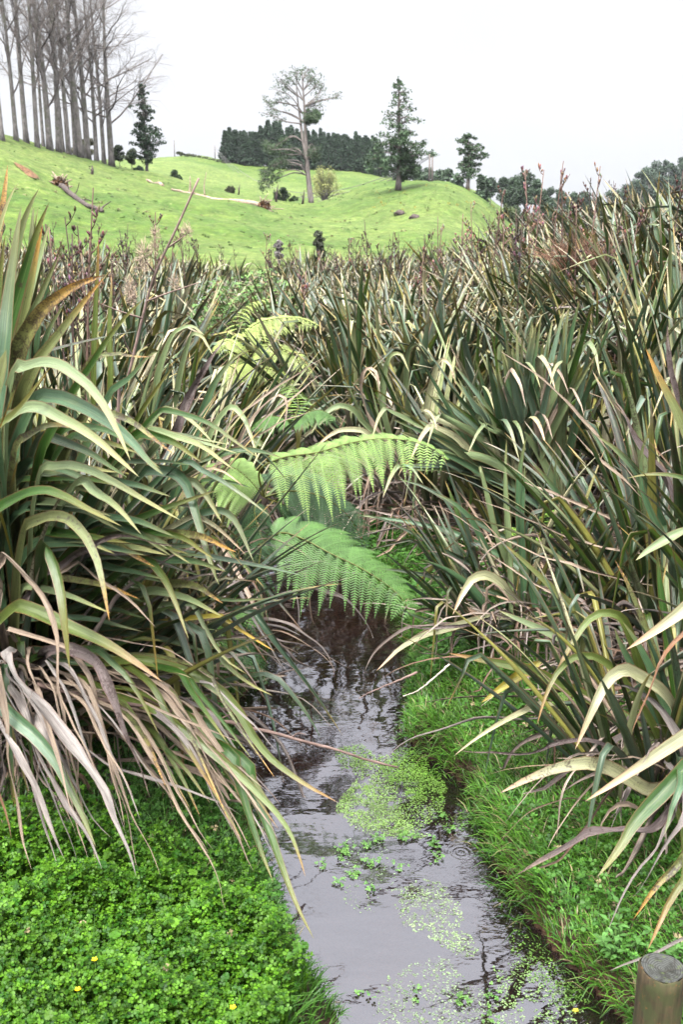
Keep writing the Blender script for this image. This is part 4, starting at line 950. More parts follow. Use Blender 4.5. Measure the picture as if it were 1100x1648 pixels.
fern('lower fern with a broad mid-green frond hanging above the water', bB, [
 (PP([(400, 905), (420, 880), (450, 858), (485, 866), (531, 890), (588, 918), (640, 955), (662, 990)], 5.4, 4.85), .39, 18, dict(droop=.4, col=MG, start=.22, up=(.1, -.7, .7), fwd=.35)),
 (PP([(400, 905), (420, 880), (440, 850), (480, 848), (530, 862), (575, 885)], 5.75, 5.9), .26, 20, dict(droop=.55, col=MG)),
 (PP([(400, 905), (420, 880), (412, 862), (392, 852), (370, 862)], 5.75, 5.6), .2, 14, dict(droop=.7, col=MG)),
 (PP([(400, 905), (420, 880), (400, 1000), (380, 1040), (350, 1075)], 5.5, 4.9), .18, 14, dict(droop=.6, col=DG)),
 ], name='fern')
cC = P(405, 590, 10.0); bC = np.array([cC[0], cC[1], gz(cC[0], cC[1])])
fern('yellow-green tree fern upstream among bleached flax', bC, [
 (PP([(405, 590), (398, 540), (415, 520), (450, 512), (485, 513), (512, 524)], 10, 9.6), 0.30, 18, dict(droop=.5, col=YG, start=.25, up=(0, -.5, .8))),
 (PP([(405, 590), (395, 550), (385, 515), (400, 490), (432, 480)], 10, 10.2), 0.29, 18, dict(droop=.6, col=YG)),
 (PP([(405, 590), (385, 560), (365, 548), (345, 565)], 10, 9.7), 0.26, 18, dict(droop=.5, col=YG, up=(0, -.5, .8))),
 (PP([(405, 590), (420, 560), (450, 560), (480, 575), (500, 600)], 10, 9.3), 0.27, 18, dict(droop=.5, col=YG, up=(0, -.5, .8))),
 (PP([(405, 590), (400, 600), (420, 592), (450, 600), (470, 622)], 10, 9.2), 0.26, 18, dict(droop=.5, col=YG, up=(0, -.5, .8))),
 (PP([(405, 590), (390, 585), (375, 595), (368, 620)], 10, 9.4), 0.24, 18, dict(droop=.5, col=YG, up=(0, -.5, .8))),
 (PP([(405, 590), (420, 540), (440, 525), (470, 530)], 10, 10.5), 0.26, 18, dict(droop=.6, col=YG)),
 ], trunk=[np.array([0, 0, 0]), (cC - bC) * .5, cC - bC])
cD = P(470, 690, 7.6); bD = np.array([cD[0], cD[1], gz(cD[0], cD[1])])
fern('small dark fern half hidden by fallen straw leaves above the pale arching fronds', bD, [
 (PP([(470, 690), (450, 672), (425, 672), (405, 690)], 7.6, 7.4), .24, 18, dict(droop=.6, col=MG)),
 (PP([(470, 690), (490, 668), (515, 660), (540, 672)], 7.6, 7.5), .24, 18, dict(droop=.6, col=MG)),
 (PP([(470, 690), (480, 650), (470, 625), (455, 615)], 7.6, 8.0), .24, 18, dict(droop=.5, col=LG)),
 ], name='fern')
cE = P(945, 1110, 4.5); bE = np.array([cE[0], cE[1], gz(cE[0], cE[1])])
fern('small yellow-green fern on the grass beneath the bent yellow-edged flax leaves', bE, [
 (PP([(950, 1110), (930, 1115), (905, 1140), (888, 1185)], 4.5, 4.1), .15, 16, dict(droop=.3, col=(.2, .33, .07))),
 (PP([(950, 1110), (940, 1130), (925, 1160), (915, 1195)], 4.5, 4.1), .13, 16, dict(droop=.3, col=(.2, .33, .07))),
 (PP([(950, 1110), (962, 1135), (965, 1165), (955, 1190)], 4.5, 4.15), .12, 14, dict(droop=.3, col=(.16, .29, .06))),
 ], name='fern')
cF = P(355, 1010, 5.0); bF = np.array([cF[0], cF[1], gz(cF[0], cF[1])])
fern('small green fern tucked under the left bank flax beside the water', bF, [
 (PP([(355, 1010), (370, 985), (395, 980), (415, 1005)], 5, 4.8), .16, 16, dict(droop=.5, col=MG)),
 (PP([(355, 1010), (345, 1000), (355, 1040), (375, 1075)], 5, 4.7), .16, 16, dict(droop=.4, col=MG)),
 (PP([(355, 1010), (385, 1030), (410, 1060), (430, 1100)], 5, 4.7), .14, 16, dict(droop=.5, col=DG)),
 ], name='fern')
cH = P(868, 860, 6.6); bH = np.array([cH[0], cH[1], gz(cH[0], cH[1])])
fern('bright green fern deep between two right-bank flax clumps', bH, [
 (PP([(868, 870), (875, 840), (885, 825), (895, 820)], 6.4, 6.2), .12, 12, dict(droop=.3, col=(.22, .4, .06))),
 (PP([(868, 870), (850, 860), (830, 850), (815, 860)], 6.4, 6.1), .14, 14, dict(droop=.3, col=(.22, .4, .06))),
 (PP([(868, 870), (890, 860), (905, 850), (915, 858)], 6.4, 6.1), .12, 12, dict(droop=.3, col=(.22, .4, .06)))], name='fern')

# ------------------------------------------------------------------ small near things
def post():
    c = P(1068, 1557, 2.42); zb = gz(c[0], c[1]); H = c[2] - zb + .35
    o = thing('fence_post', 'short round wooden post with a weathered flat top at the lower right corner', 'post', (c[0], c[1], zb))
    mb = MB(); n = 40; zz = np.concatenate([np.linspace(-.35, H - .35 - .004, 26), [H - .35]]); th = np.arange(n) * 2 * pi / n
    vv = []
    for i, z in enumerate(zz):
        r = .066 + .0022 * np.sin(th * 3 + 1) + .0018 * np.sin(th * 7 + z * 3) + .0012 * np.sin(th * 17 + z * 1.5)
        if i == len(zz) - 1: r = r - .004
        vv.append(np.stack([r * np.cos(th), r * np.sin(th), np.full(n, z)], 1))
    v = np.vstack(vv); k = len(zz); i = np.arange(k - 1)[:, None] * n; j = np.arange(n)[None]; jn = (j + 1) % n
    mb.add(v, np.stack([i + j, i + jn, i + n + jn, i + n + j], -1).reshape(-1, 4))
    m, t, out = mat_base('post_wood'); tc = t.nodes.new('ShaderNodeTexCoord').outputs['Object']
    nz = noise(t, tc, 26, 6, .65, (1, 1, .10)); n2 = noise(t, tc, 12, 4, .6); n3 = noise(t, tc, 45, 3, .6)
    cc = mixc(t, mrange(t, nz, .35, .65), (.012, .009, .006), (.095, .07, .038)); cc = mixc(t, mrange(t, n2, .45, .6, 0, .75), cc, (.045, .055, .02)); cc = mixc(t, mrange(t, n3, .62, .7, 0, .6), cc, (.16, .07, .025))
    finish(t, out, cc, .85, .25, 0, nz, .8, .006); mb.build('side', m, o)
    # top face, slightly dished, with cracks
    mb = MB(); rr = np.linspace(0, 1, 14); vv = []
    for q in rr:
        r = (.0605 + .0022 * np.sin(th * 3 + 1)) * q; vv.append(np.stack([r * np.cos(th), r * np.sin(th), H - .35 + .0005 - .004 * (1 - q ** 2) + 0 * th], 1))
    v = np.vstack(vv); k = len(rr); i = np.arange(k - 1)[:, None] * n
    mb.add(v, np.stack([i + j, i + jn, i + n + jn, i + n + j], -1).reshape(-1, 4))
    m, t, out = mat_base('post_end_grain'); tc = t.nodes.new('ShaderNodeTexCoord').outputs['Object']
    vm = t.nodes.new('ShaderNodeVectorMath'); vm.operation = 'LENGTH'; mp = t.nodes.new('ShaderNodeMapping'); mp.inputs['Scale'].default_value = (1, 1, 0); t.links.new(tc, mp.inputs[0]); t.links.new(mp.outputs[0], vm.inputs[0])
    n2 = noise(t, tc, 22, 5, .7); rg = mth(t, 'SINE', mth(t, 'ADD', mth(t, 'MULTIPLY', vm.outputs['Value'], 900), mth(t, 'MULTIPLY', n2, 9)))
    cc = mixc(t, mrange(t, rg, -1, 1), (.022, .023, .021), (.065, .067, .06)); cc = mixc(t, mrange(t, n2, .38, .5, .9, 0), cc, (.012, .012, .008)); cc = mixc(t, mrange(t, noise(t, tc, 60, 3, .6), .6, .68, 0, .7), cc, (.06, .08, .025))
    vo = t.nodes.new('ShaderNodeTexVoronoi'); vo.feature = 'DISTANCE_TO_EDGE'; vo.inputs['Scale'].default_value = 9; t.links.new(tc, vo.inputs[0])
    cc = mixc(t, mrange(t, vo.outputs[0], .0, .03, .6, 0), cc, (.02, .016, .012))
    finish(t, out, cc, .8, .3, 0, mth(t, 'ADD', n2, mrange(t, vo.outputs[0], 0, .05)), .7, .004); mb.build('top', m, o)
post()
def tube_thing(name, label, cat, pts, r0, r1, mat, side=(), col=(.5, .5, .5), n=7):
    pts = np.array(pts); b = pts[0].copy(); o = thing(name, label, cat, tuple(b))
    mb = MB(); k = 30; c = crom(pts, k) - b; c += rng.normal(0, r0 * .18, c.shape); tube(mb, c, np.linspace(r0, r1, k) * rng.uniform(.85, 1.2, k), n, col)
    for s in side: q = np.array(s) - b; tube(mb, crom(q, 10), np.linspace(r0 * .45, r0 * .15, 10), 5, col)
    mb.build('stem', M[mat], o); return o
tube_thing('fallen_branch', 'long pinkish-brown bare branch reaching from the left clump over the water', 'branch', PP([(60, 1100), (140, 1122), (240, 1138), (350, 1160), (450, 1182), (550, 1210), (642, 1236)], 3.5, 3.55), .010, .0045, 'twig', [PP([(350, 1160), (372, 1150), (400, 1152)], 3.53, 3.5), PP([(470, 1187), (480, 1180), (492, 1182)], 3.54, 3.5)])
tube_thing('twig', 'thin dark twig poking from the right bank over the water', 'twig', PP([(672, 1082), (640, 1096), (600, 1112), (578, 1124)], 4.3, 4.15), .006, .002, 'twig')
tube_thing('twig', 'short pale broken twig lying at the grass edge on the right', 'twig', PP([(725, 1068), (700, 1090), (672, 1112), (650, 1120)], 4.3, 4.1), .005, .002, 'wood', col=(.42, .36, .3))
# tall dry seed stalk by the left clump
def seed_stalk():
    pts = PP([(190, 680), (208, 600), (232, 500), (250, 440), (285, 365), (320, 287)], 4.6, 4.4); b = pts[0].copy(); b[2] = gz(b[0], b[1])
    o = thing('dry_seed_stalk', 'tall pale leaning dead stalk with fluffy seed heads above the left clump', 'dead stalk', tuple(b))
    mb = MB(); c = crom([b] + pts, 40) - b; tube(mb, c, np.linspace(.012, .005, 40), 6, (.24, .17, .145))
    sides = [[(236, 485), (275, 470), (320, 455)], [(228, 512), (190, 500), (165, 490)], [(268, 400), (290, 385), (305, 372)], [(250, 440), (235, 420), (228, 400)], [(215, 575), (205, 560), (198, 540)]]
    for s in sides: tube(mb, crom(np.array(PP(s, 4.5, 4.4)) - b, 10), np.linspace(.005, .002, 10), 5, (.24, .17, .14))
    mb.build('stem', M['wood'], o)
    for (px, py, sz, dp) in [(232, 408, .055, 4.4), (228, 430, .045, 4.4), (300, 372, .035, 4.4), (208, 462, .04, 4.4), (212, 480, .035, 4.4), (280, 455, .035, 4.45), (248, 398, .03, 4.4), (250, 375, .03, 4.4)]:
        mb = MB(); c0 = P(px, py, dp) - b; n = 260; d = nrm(rng.normal(size=(n, 3))); r = rng.random((n, 1)) ** .6 * sz; p = c0 + d * r * np.array([.6, .6, 1.1]); e = p + nrm(d + np.array([0, 0, .5])) * sz * .5; w = nrm(rng.normal(size=(n, 3))) * .0012
        V = np.stack([p - w, p + w, e], 1).reshape(-1, 3); mb.add(V, None, np.arange(n * 3).reshape(-1, 3), None, (.42, .31, .23)); mb.build('seed_head', M['wood'], o)
seed_stalk()
# buttercup flowers
FL = [(70, 1449, 'small yellow buttercup flower nearest the hanging grey dead leaves'), (152, 1545, 'small yellow buttercup flower between the other two on the left bank cover'),
      (125, 1593, 'larger yellow buttercup flower low in the left bank leaf cover'), (375, 1622, 'yellow buttercup flower closest to the stream edge')]
for px, py, lab in FL:
    c = G(px, py, .42); b = (c[0], c[1], gz(c[0], c[1])); o = thing('buttercup_flower', lab, 'flower', b, 0, 'buttercup flowers on the left bank'); h = c[2] - b[2]
    mb = MB(); tube(mb, [(0, 0, 0), (0.004, 0, h * .5), (0, 0, h)], .001, 4, (.07, .16, .03)); mb.build('stem', M['herb'], o)
    mb = MB()
    for k in range(5):
        a = k * 2 * pi / 5; d = np.array([cos(a), sin(a), .35]); e = np.array([-sin(a), cos(a), 0]); r = .0095; z0 = np.array([0, 0, h])
        mb.add([z0, z0 + d * r * .5 - e * r * .45, z0 + d * r - e * r * .25 + (0, 0, .001), z0 + d * r + e * r * .25 + (0, 0, .001), z0 + d * r * .5 + e * r * .45], [(0, 1, 2, 3)], [(0, 3, 4)], None, (.85, .55, .01))
    mb.build('petals', M['herb'], o)
# herb plants on the right bank
for (px, py, lab, s) in [(1005, 1462, 'leafy green herb with lance-shaped leaves on the right bank behind the post', 1.0), (905, 1500, 'small pale herb at the turf edge left of the lance-leaved herb', .5), (1075, 1480, 'green herb half behind the olive leaf above the post', .8)]:
    c = G(px, py, .35); b = (c[0], c[1], gz(c[0], c[1])); o = thing('broadleaf_herb', lab, 'herb', b); mb = MB(); ms = MB()
    for st in range(int(5 * s) + 2):
        a = random.uniform(0, 6.3); h = random.uniform(.10, .2) * s; e = np.array([cos(a) * .07 * s, sin(a) * .07 * s, h]); tube(ms, [(0, 0, 0), e * .5 + (0, 0, .01), e], .0015, 4, (.08, .16, .04))
        for k in range(9):
            t = .3 + .7 * k / 8; q = e * t; aa = k * 2.4 + a; L = random.uniform(.03, .05) * s; d = np.array([cos(aa), sin(aa), .35]); w = np.array([-sin(aa), cos(aa), 0]) * L * .2
            mb.add([q, q + d * L * .4 - w, q + d * L * np.array([1, 1, .4]), q + d * L * .4 + w], [(0, 1, 2, 3)], None, None, np.array((.09, .21, .05)) * random.uniform(.8, 1.2))
    mb.build('leaves', M['herb'], o); ms.build('stems', M['herb'], o)
# yellow leaf on the water
c = G(927, 1628); mb = MB(); mb.add([(-.012, 0, .004), (-.004, -.009, .006), (.012, -.003, .004), (.010, .008, .007), (-.004, .009, .006)], [(0, 1, 2, 3)], [(0, 3, 4)], None, (.5, .42, .04))
o = mb.build('floating_leaf', M['herb']); o.location = c; tag(o, 'small yellow leaf floating by the right bank near the post', 'leaf')
# pale leaf blade lying along the water
# ------------------------------------------------------------------ trees
def clump(mb, c, r, n, size, col, var=.25, flat=1.0):
    c = np.asarray(c, float); d = nrm(rng.normal(size=(n, 3))); p = c + d * (rng.random((n, 1)) ** .45) * r * np.array([1, 1, flat])
    a = nrm(rng.normal(size=(n, 3))); b = nrm(np.cross(a, rng.normal(size=(n, 3)))); s = size * rng.uniform(.6, 1.3, (n, 1))
    V = np.stack([p - a * s, p - b * s * .45, p + a * s, p + b * s * .45], 1).reshape(-1, 3)
    mb.add(V, (np.arange(n) * 4)[:, None] + np.array([[0, 1, 2, 3]]), None, None, np.repeat(np.array(col) * rng.uniform(1 - var, 1 + var, (n, 1)), 4, 0))
def bare_meshes(seed, H=20, r=.27, spread=1.0, b0=.22, nb=17):
    rs = random.Random(seed); T, B = MB(), MB(); k = 14; z = np.linspace(0, 1, k)
    ph = rs.uniform(0, 6); tx = .35 * np.sin(z * 3 + ph) * z + rs.uniform(-.5, .5) * z; ty = .3 * np.cos(z * 2.5 + ph) * z; c = np.stack([tx, ty, z * H - .4], 1)
    rad = r * (1 - z) ** .8 + .02; rad[0] *= 1.35; tube(T, c, rad, 8, (.2, .2, .2))
    def at(t): return np.array([np.interp(t, z, c[:, a]) for a in range(3)])
    def branch(p, az, el, L, r0, lvl):
        kk = 7 if lvl == 1 else 5 if lvl == 2 else 4
        pts = [p]; a = az; e = el
        for i in range(kk - 1):
            e += (rs.uniform(-.05, .13) if lvl == 1 else rs.uniform(-.22, .2)); a += rs.uniform(-.32, .32); e = min(e, 1.45)
            pts.append(pts[-1] + np.array([cos(e) * cos(a), cos(e) * sin(a), sin(e)]) * L / (kk - 1))
        pts = np.array(pts); tube(B, pts, np.linspace(r0, max(r0 * .3, .0045), kk), 5 if lvl == 1 else 4 if lvl == 2 else 3, (.2, .2, .2), cap=False)
        if lvl < 3:
            m = int((8 if lvl == 1 else 7) * min(1.4, .5 + L / (3.2 if lvl == 1 else 1.6)))
            for _ in range(m):
                t = rs.uniform(.25, 1); q = np.array([np.interp(t * (kk - 1), range(kk), pts[:, b]) for b in range(3)])
                branch(q, a + rs.choice((-1, 1)) * rs.uniform(.4, 1.5), e - rs.uniform(-.3, .8), L * rs.uniform(.28, .5), r0 * (.40 if lvl == 1 else .35) * (1 - .4 * t), lvl + 1)
    for i in range(nb):
        t = b0 + (1 - b0) * (i + rs.random()) / nb; L = (2.2 + 5.5 * (1 - t) ** .7) * rs.uniform(.6, 1.15) * spread
        branch(at(t), i * 2.4 + rs.uniform(-.5, .5), rs.uniform(.35, 1.05) - (.25 if spread > 1.1 else 0), L, rad.max() * .28 * (1 - .6 * t), 1)
    return T, B
def bare_tree(seed, **kw):
    o = thing('bare_tree', 'tmp', 'tree'); T, B = bare_meshes(seed, **kw); T.build('trunk', M['barkgrey'], o); B.build('crown', M['twigs'], o); return o
bt = [bare_tree(1, b0=.3), bare_tree(2, b0=.22, nb=18), bare_tree(3, H=18, b0=.35), bare_tree(4, b0=.18, H=19), bare_tree(5, spread=1.15, b0=.2, H=18, nb=18)]
row = [(-62, 84), (-30, 86), (4, 86), (27, 90), (43, 93), (60, 92), (70, 99), (80, 95), (94, 97), (101, 104), (110, 99), (120, 103), (129, 100), (140, 103), (154, 106), (166, 110), (178, 107)]
WHERE = ['outermost leaning bare tree beyond the left edge', 'second bare tree outside the left edge', 'thick bare grey tree at the left edge of the row', 'bare grey trunk standing second from the left edge of the row', 'bare trunk third from the left edge of the row',
 'straight bare trunk fourth from the left in the row', 'thin bare trunk close behind the fourth trunk of the row', 'bare trunk fifth from the left along the grassy crest', 'bare trunk left of the middle of the row', 'slim bare trunk at the very middle of the row',
 'bare trunk just right of the middle of the row', 'slim bare trunk seventh from the right end of the row', 'bare trunk sixth from the right end of the row', 'bare trunk fourth from the right end of the row', 'bare trunk third from the right end with branches starting low',
 'thin forked bare trunk beside the last tree of the row', 'last bare tree of the row spreading its limbs toward open sky', 'slim bare tree standing behind the left half of the row', 'slim bare tree standing behind the right half of the row', 'bare tree set back behind the third and fourth trunks', 'bare tree set back behind the last three trunks', 'bare tree set back behind the middle trunks']
seen = set()
for i, (px, Y) in enumerate(row):
    k = 4 if i in (16, 14) else i % 4
    o = bt[k] if k not in seen else copy_tree(bt[k]); seen.add(k)
    x = (px - 550) / FPX * Y * cp; x = P(px, 240, Y)[0]; o.location = (x, Y, gz(x, Y)); s = random.uniform(.9, 1.12) * (.8 if 'slim' in WHERE[i] or 'thin' in WHERE[i] else 1)
    o.rotation_euler = (0, 0, {16: .4, 14: 2.9}.get(i, random.uniform(0, 6.28))); tw_ = s * random.uniform(.72, 1.05); o.scale = (tw_, tw_, random.uniform(.95, 1.1)); o['label'] = WHERE[i]; o['group'] = 'bare trees in a row on the left crest'

def prof_pine(name, label, px, Y, Htop_px, base_py, prof, nl=60, dens=60, size=.16, col=(.035, .07, .028), trunk_r=.2, rise=.15, seed=1, lean=0.0, group=None, bark='pinebark', cat='pine tree', drooptip=0):
    """prof: (height fraction, reach left px, reach right px, foliage amount)"""
    rs = random.Random(seed); k = Y / FPX; x = P(px, base_py, Y)[0]; z0 = gz(x, Y); H = (base_py - Htop_px) * k
    o = thing(name, label, cat, (x, Y, z0), 0, group); T, B, F = MB(), MB(), MB()
    zz = np.linspace(0, 1, 10); c = np.stack([lean * k * zz + .08 * np.sin(zz * 5), .1 * np.sin(zz * 4), zz * H], 1); rad = trunk_r * (1 - zz) ** .7 + .02; rad[0] *= 1.3; tube(T, c, rad, 8)
    pf = np.array(prof)
    for i in range(nl):
        t = pf[0, 0] + (1 - pf[0, 0]) * (i + rs.random()) / nl; a = rs.uniform(0, 2 * pi)
        wl, wr, am = (np.interp(t, pf[:, 0], pf[:, j]) for j in (1, 2, 3)); reach = (wl if cos(a) < 0 else wr); reach = (reach * abs(cos(a)) + .5 * (wl + wr) * (1 - abs(cos(a)))) * k * rs.uniform(.65, 1.35)
        p = np.array([np.interp(t, zz, c[:, q]) for q in range(3)]); e = p + np.array([cos(a) * reach, sin(a) * reach, reach * rise * rs.uniform(.2, 1.6)]); m = (p + e) / 2 + np.array([0, 0, reach * .10 - drooptip * reach])
        pts = crom([p, m, e], 6); tube(B, pts, np.linspace(max(.02, .05 * reach ** .5), .012, 6), 4, cap=False)
        na = int(am * dens * (.3 + reach)); nc = max(2, int(1 + reach * 2.2))
        for j in range(nc):
            u = rs.uniform(.35, 1.05) if am < .8 else rs.uniform(.1, 1.05); q = p + (e - p) * u + np.array([rs.gauss(0, .12), rs.gauss(0, .12), rs.gauss(.05, .10)]) * (.4 + reach * .5)
            if na // nc > 0: clump(F, q, .16 + .14 * reach, max(3, na // nc), size, np.array(col) * rs.uniform(.75, 1.35), flat=.55)
    clump(F, c[-1], .35, int(25 * pf[-1, 3] + 6), size, col, flat=1.0)
    T.build('trunk', M[bark], o); B.build('limbs', M[bark], o); F.build('crown', M['foliage'], o); return o
NC = (.055, .095, .045)
prof_pine('pine_tree', 'pale-trunked pine with a thin top and dark lower skirt standing on the knoll', 641, 104, 178, 334,
 [(.10, 32, 28, 1.2), (.2, 38, 34, 1.7), (.32, 36, 34, 1.6), (.42, 36, 34, 1.2), (.5, 26, 30, .6), (.58, 18, 28, .35), (.66, 21, 26, .3), (.78, 18, 20, .26), (.9, 13, 13, .3), (1, 4, 4, .6)], nl=95, dens=46, size=.15, col=NC, trunk_r=.26, seed=4)
prof_pine('pine_tree', 'small rounded pine with layered clumps on the right shoulder of the knoll', 753, 122, 229, 308,
 [(.18, 22, 26, .7), (.3, 14, 24, .7), (.42, 20, 26, 1.2), (.55, 17, 24, 1.3), (.7, 15, 20, 1.3), (.85, 14, 14, 1.4), (1, 8, 8, 1.6)], nl=48, dens=40, col=NC, trunk_r=.22, seed=5)
prof_pine('evergreen_tree', 'slim dark evergreen with airy pointed crown right of the bare tree row', 236, 108, 152, 278,
 [(.12, 20, 24, .8), (.22, 24, 30, 1.1), (.4, 22, 24, 1.0), (.5, 14, 20, .8), (.62, 18, 12, .9), (.75, 10, 12, .9), (.88, 7, 7, .9), (1, 3, 4, 1.4)], nl=70, dens=36, size=.16, col=(.028, .055, .026), trunk_r=.14, rise=.7, seed=6, bark='barkgrey', cat='evergreen tree')
def tall_pine():
    px, by, Y = 500.5, 326, 126; k = Y / FPX / 3.667; x = P(px, by, Y)[0]; o = thing('pine_tree', 'tallest lone pine with forked pale trunk, sparse flat top and drooping left limbs', 'pine tree', (x, Y, gz(x, Y)))
    T, B, F = MB(), MB(), MB(); rs = random.Random(8)
    def L(cx, cy, y=0.0): return np.array([(cx - 368) * k, y, (757 - cy) * k])
    tube(T, crom([L(372, 770), L(358, 650), L(347, 520), L(341, 380), L(337, 260), L(330, 150), L(326, 70)], 24), np.linspace(.36, .05, 24), 9)
    tube(T, crom([L(348, 530), L(326, 420), L(312, 310, .3), L(298, 200, .3), L(292, 110, .2)], 16), np.linspace(.22, .04, 16), 7)
    limbs = [([(345, 600), (300, 552), (210, 550), (130, 610)], 1.2), ([(345, 540), (300, 470), (240, 478), (180, 520)], 1.0), ([(320, 430), (270, 402), (190, 440), (140, 480)], 1.0), ([(345, 610), (280, 580), (180, 600), (90, 660)], 1.0),
     ([(330, 560), (250, 540), (150, 560), (80, 620)], 1.1), ([(330, 500), (240, 500), (170, 470), (120, 430)], .9), ([(352, 480), (372, 445), (395, 470), (405, 510)], .5),
     ([(335, 330), (250, 290), (170, 262), (125, 222)], .5), ([(320, 340), (240, 330), (170, 300), (125, 290)], .45), ([(330, 290), (240, 225), (190, 180)], .45), ([(330, 220), (265, 160), (210, 110)], .45), ([(330, 170), (295, 110), (285, 70)], .55), ([(300, 200), (240, 150), (215, 130)], .4), ([(305, 250), (200, 230), (140, 245)], .4),
     ([(335, 165), (375, 110), (405, 90)], .5), ([(338, 250), (400, 200), (448, 135)], .35), ([(338, 255), (420, 226), (490, 210), (520, 193)], .22), ([(330, 120), (345, 80), (365, 60)], .5), ([(335, 200), (385, 160), (420, 125)], .4), ([(340, 290), (380, 250), (420, 250)], .3),
     ([(340, 340), (375, 310), (400, 290)], 2.6), ([(340, 350), (365, 320), (385, 310)], 2.6), ([(340, 330), (370, 290), (395, 280)], 2.2), ([(345, 520), (380, 500), (400, 480)], .9)]
    for l, am in limbs:
        for rep in range(2):
            yy = rs.uniform(-1, 1) * .02 * len(l); pts = [L(cx + rep * rs.uniform(-22, 22) * (i > 0), cy + rep * rs.uniform(-25, 25) * (i > 0), (yy + rep * rs.uniform(-1.6, 1.6)) * i) for i, (cx, cy) in enumerate(l)]
            c = crom(pts, 12); tube(B, c, np.linspace(.085, .018, 12), 5, cap=False)
            for j in range(6, 12):
                for h in range(2):
                    e = c[j] + np.array([rs.uniform(-.9, .9), rs.uniform(-.9, .9), rs.uniform(-.35, .6)]) * .8; tube(B, [c[j], (c[j] + e) / 2 + (0, 0, .06), e], [.02, .015, .01], 3, cap=False)
                    clump(F, e, .42, int(12 * am) + 3, .11, np.array((.06, .10, .045)) * rs.uniform(.7, 1.3), flat=.5)
                    if am > .85: clump(F, (c[j] + e) / 2 + np.array([0, 0, -.25]), .42, int(10 * am), .14, np.array((.055, .09, .04)) * rs.uniform(.7, 1.2), flat=1.0)
    T.build('trunk', M['pinebark'], o); B.build('limbs', M['pinebark'], o); F.build('crown', M['foliage'], o)
tall_pine()
def leafy(name, label, px, by, ty, w, Y, col, seed=0, group=None, cat='tree', size=.2, dens=1.0, trunk=True, gaps=.3, z=None, blobs=14, tips=True):
    rs = random.Random(seed * 7 + 1); k = Y / FPX; x = P(px, by, Y)[0]; z0 = gz(x, Y) if z is None else z
    tp = P(px, ty, Y)[2]; H = tp - z0; wr = w * k / 2; o = thing(name, label, cat, (x, Y, z0), 0, group); T, F = MB(), MB()
    hb = min(H * .3, H - wr * 1.2) if H > wr * 2.2 else H * .12
    tube(T, [(0, 0, -.3), (0, 0, hb * .6), (.1 * wr, 0, H * .6), (0, 0, H * .85)], [max(.04, H * .022), H * .018, H * .012, .02], 6)
    for i in range(blobs):
        a = rs.uniform(0, 2 * pi); t = rs.random(); rr = wr * (.75 * math.sin(pi * (.18 + .72 * t))) * rs.uniform(.3, 1); c = np.array([cos(a) * rr, sin(a) * rr, hb + (H - hb) * (.12 + .8 * t)])
        br = min(wr * .5, (H - hb) * .3) * rs.uniform(.55, 1.1); tube(T, [(0, 0, max(.1, c[2] * .6)), c * (.5, .5, .85), c], [H * .008 + .01, H * .006 + .006, .01], 4, cap=False)
        clump(F, c, br, int(dens * 26 * (br / size) ** 1.35) + 8, size, np.array(col) * rs.uniform(.65, 1.35), .3, .8)
    T.build('trunk' if trunk else 'stems', M['barkgrey'], o); F.build('crown' if trunk else 'leaves', M['foliage'], o); return o
DKG = (.04, .07, .04)
leafy('shrub', 'rounded dark evergreen shrub beside the foot of the last bare tree', 193, 272, 236, 26, 116, (.045, .065, .03), 1, cat='shrub', size=.16, trunk=False)
leafy('shrub', 'olive shrub between the last bare tree and the slim evergreen', 212, 274, 239, 22, 112, (.065, .085, .035), 2, cat='shrub', size=.16, trunk=False)
leafy('shrub', 'low dark shrub at the foot of the slim evergreen', 224, 280, 268, 24, 106, DKG, 3, cat='shrub', size=.14, trunk=False)
leafy('shrub', 'reddish-brown undergrowth bush behind the bare trunks', 140, 262, 225, 60, 118, (.06, .06, .03), 4, cat='shrub', size=.16, trunk=False)
leafy('shrub', 'round bush alone on the grass right of the slim evergreen', 282, 288, 276, 22, 118, (.05, .085, .035), 5, cat='shrub', size=.13, trunk=False)
leafy('shrub', 'small brownish bush on the fold above the long pale log', 372, 311, 299, 20, 116, (.08, .09, .04), 6, cat='shrub', size=.12, trunk=False)
leafy('shrub', 'dark bush left of the tallest pine foot', 452, 328, 304, 30, 128, (.04, .07, .03), 7, cat='shrub', size=.15, trunk=False)
leafy('shrub', 'low bush right against the tallest pine foot', 474, 328, 316, 20, 127, (.05, .09, .03), 8, cat='shrub', size=.13, trunk=False)
def willow():
    px, by, ty, Y = 523, 322, 266, 150; k = Y / FPX; x = P(px, by, Y)[0]; z0 = gz(x, Y); H = P(px, ty, Y)[2] - z0; o = thing('willow_tree', 'round pale yellow-green budding tree behind the tallest pine', 'tree', (x, Y, z0)); T, F = MB(), MB(); rs = random.Random(2)
    for i in range(70):
        a = rs.uniform(0, 6.28); R_ = rs.uniform(.2, 1) * 28 * k; e = np.array([cos(a) * R_, sin(a) * R_, H * (1 - .75 * (R_ / (30 * k)) ** 2.2) * rs.uniform(.7, 1)])
        tube(T, crom([(0, 0, 0), e * (.35, .35, .6), e], 8), np.linspace(.09, .012, 8), 4, cap=False)
        for t in (.5, .65, .8, .9, 1.0): clump(F, e * (t, t, t ** .7), .55, 16, .10, np.array((.30, .32, .11)) * rs.uniform(.8, 1.2), flat=.9)
    T.build('trunk', M['barkgrey'], o); F.build('crown', M['foliage'], o)
willow()
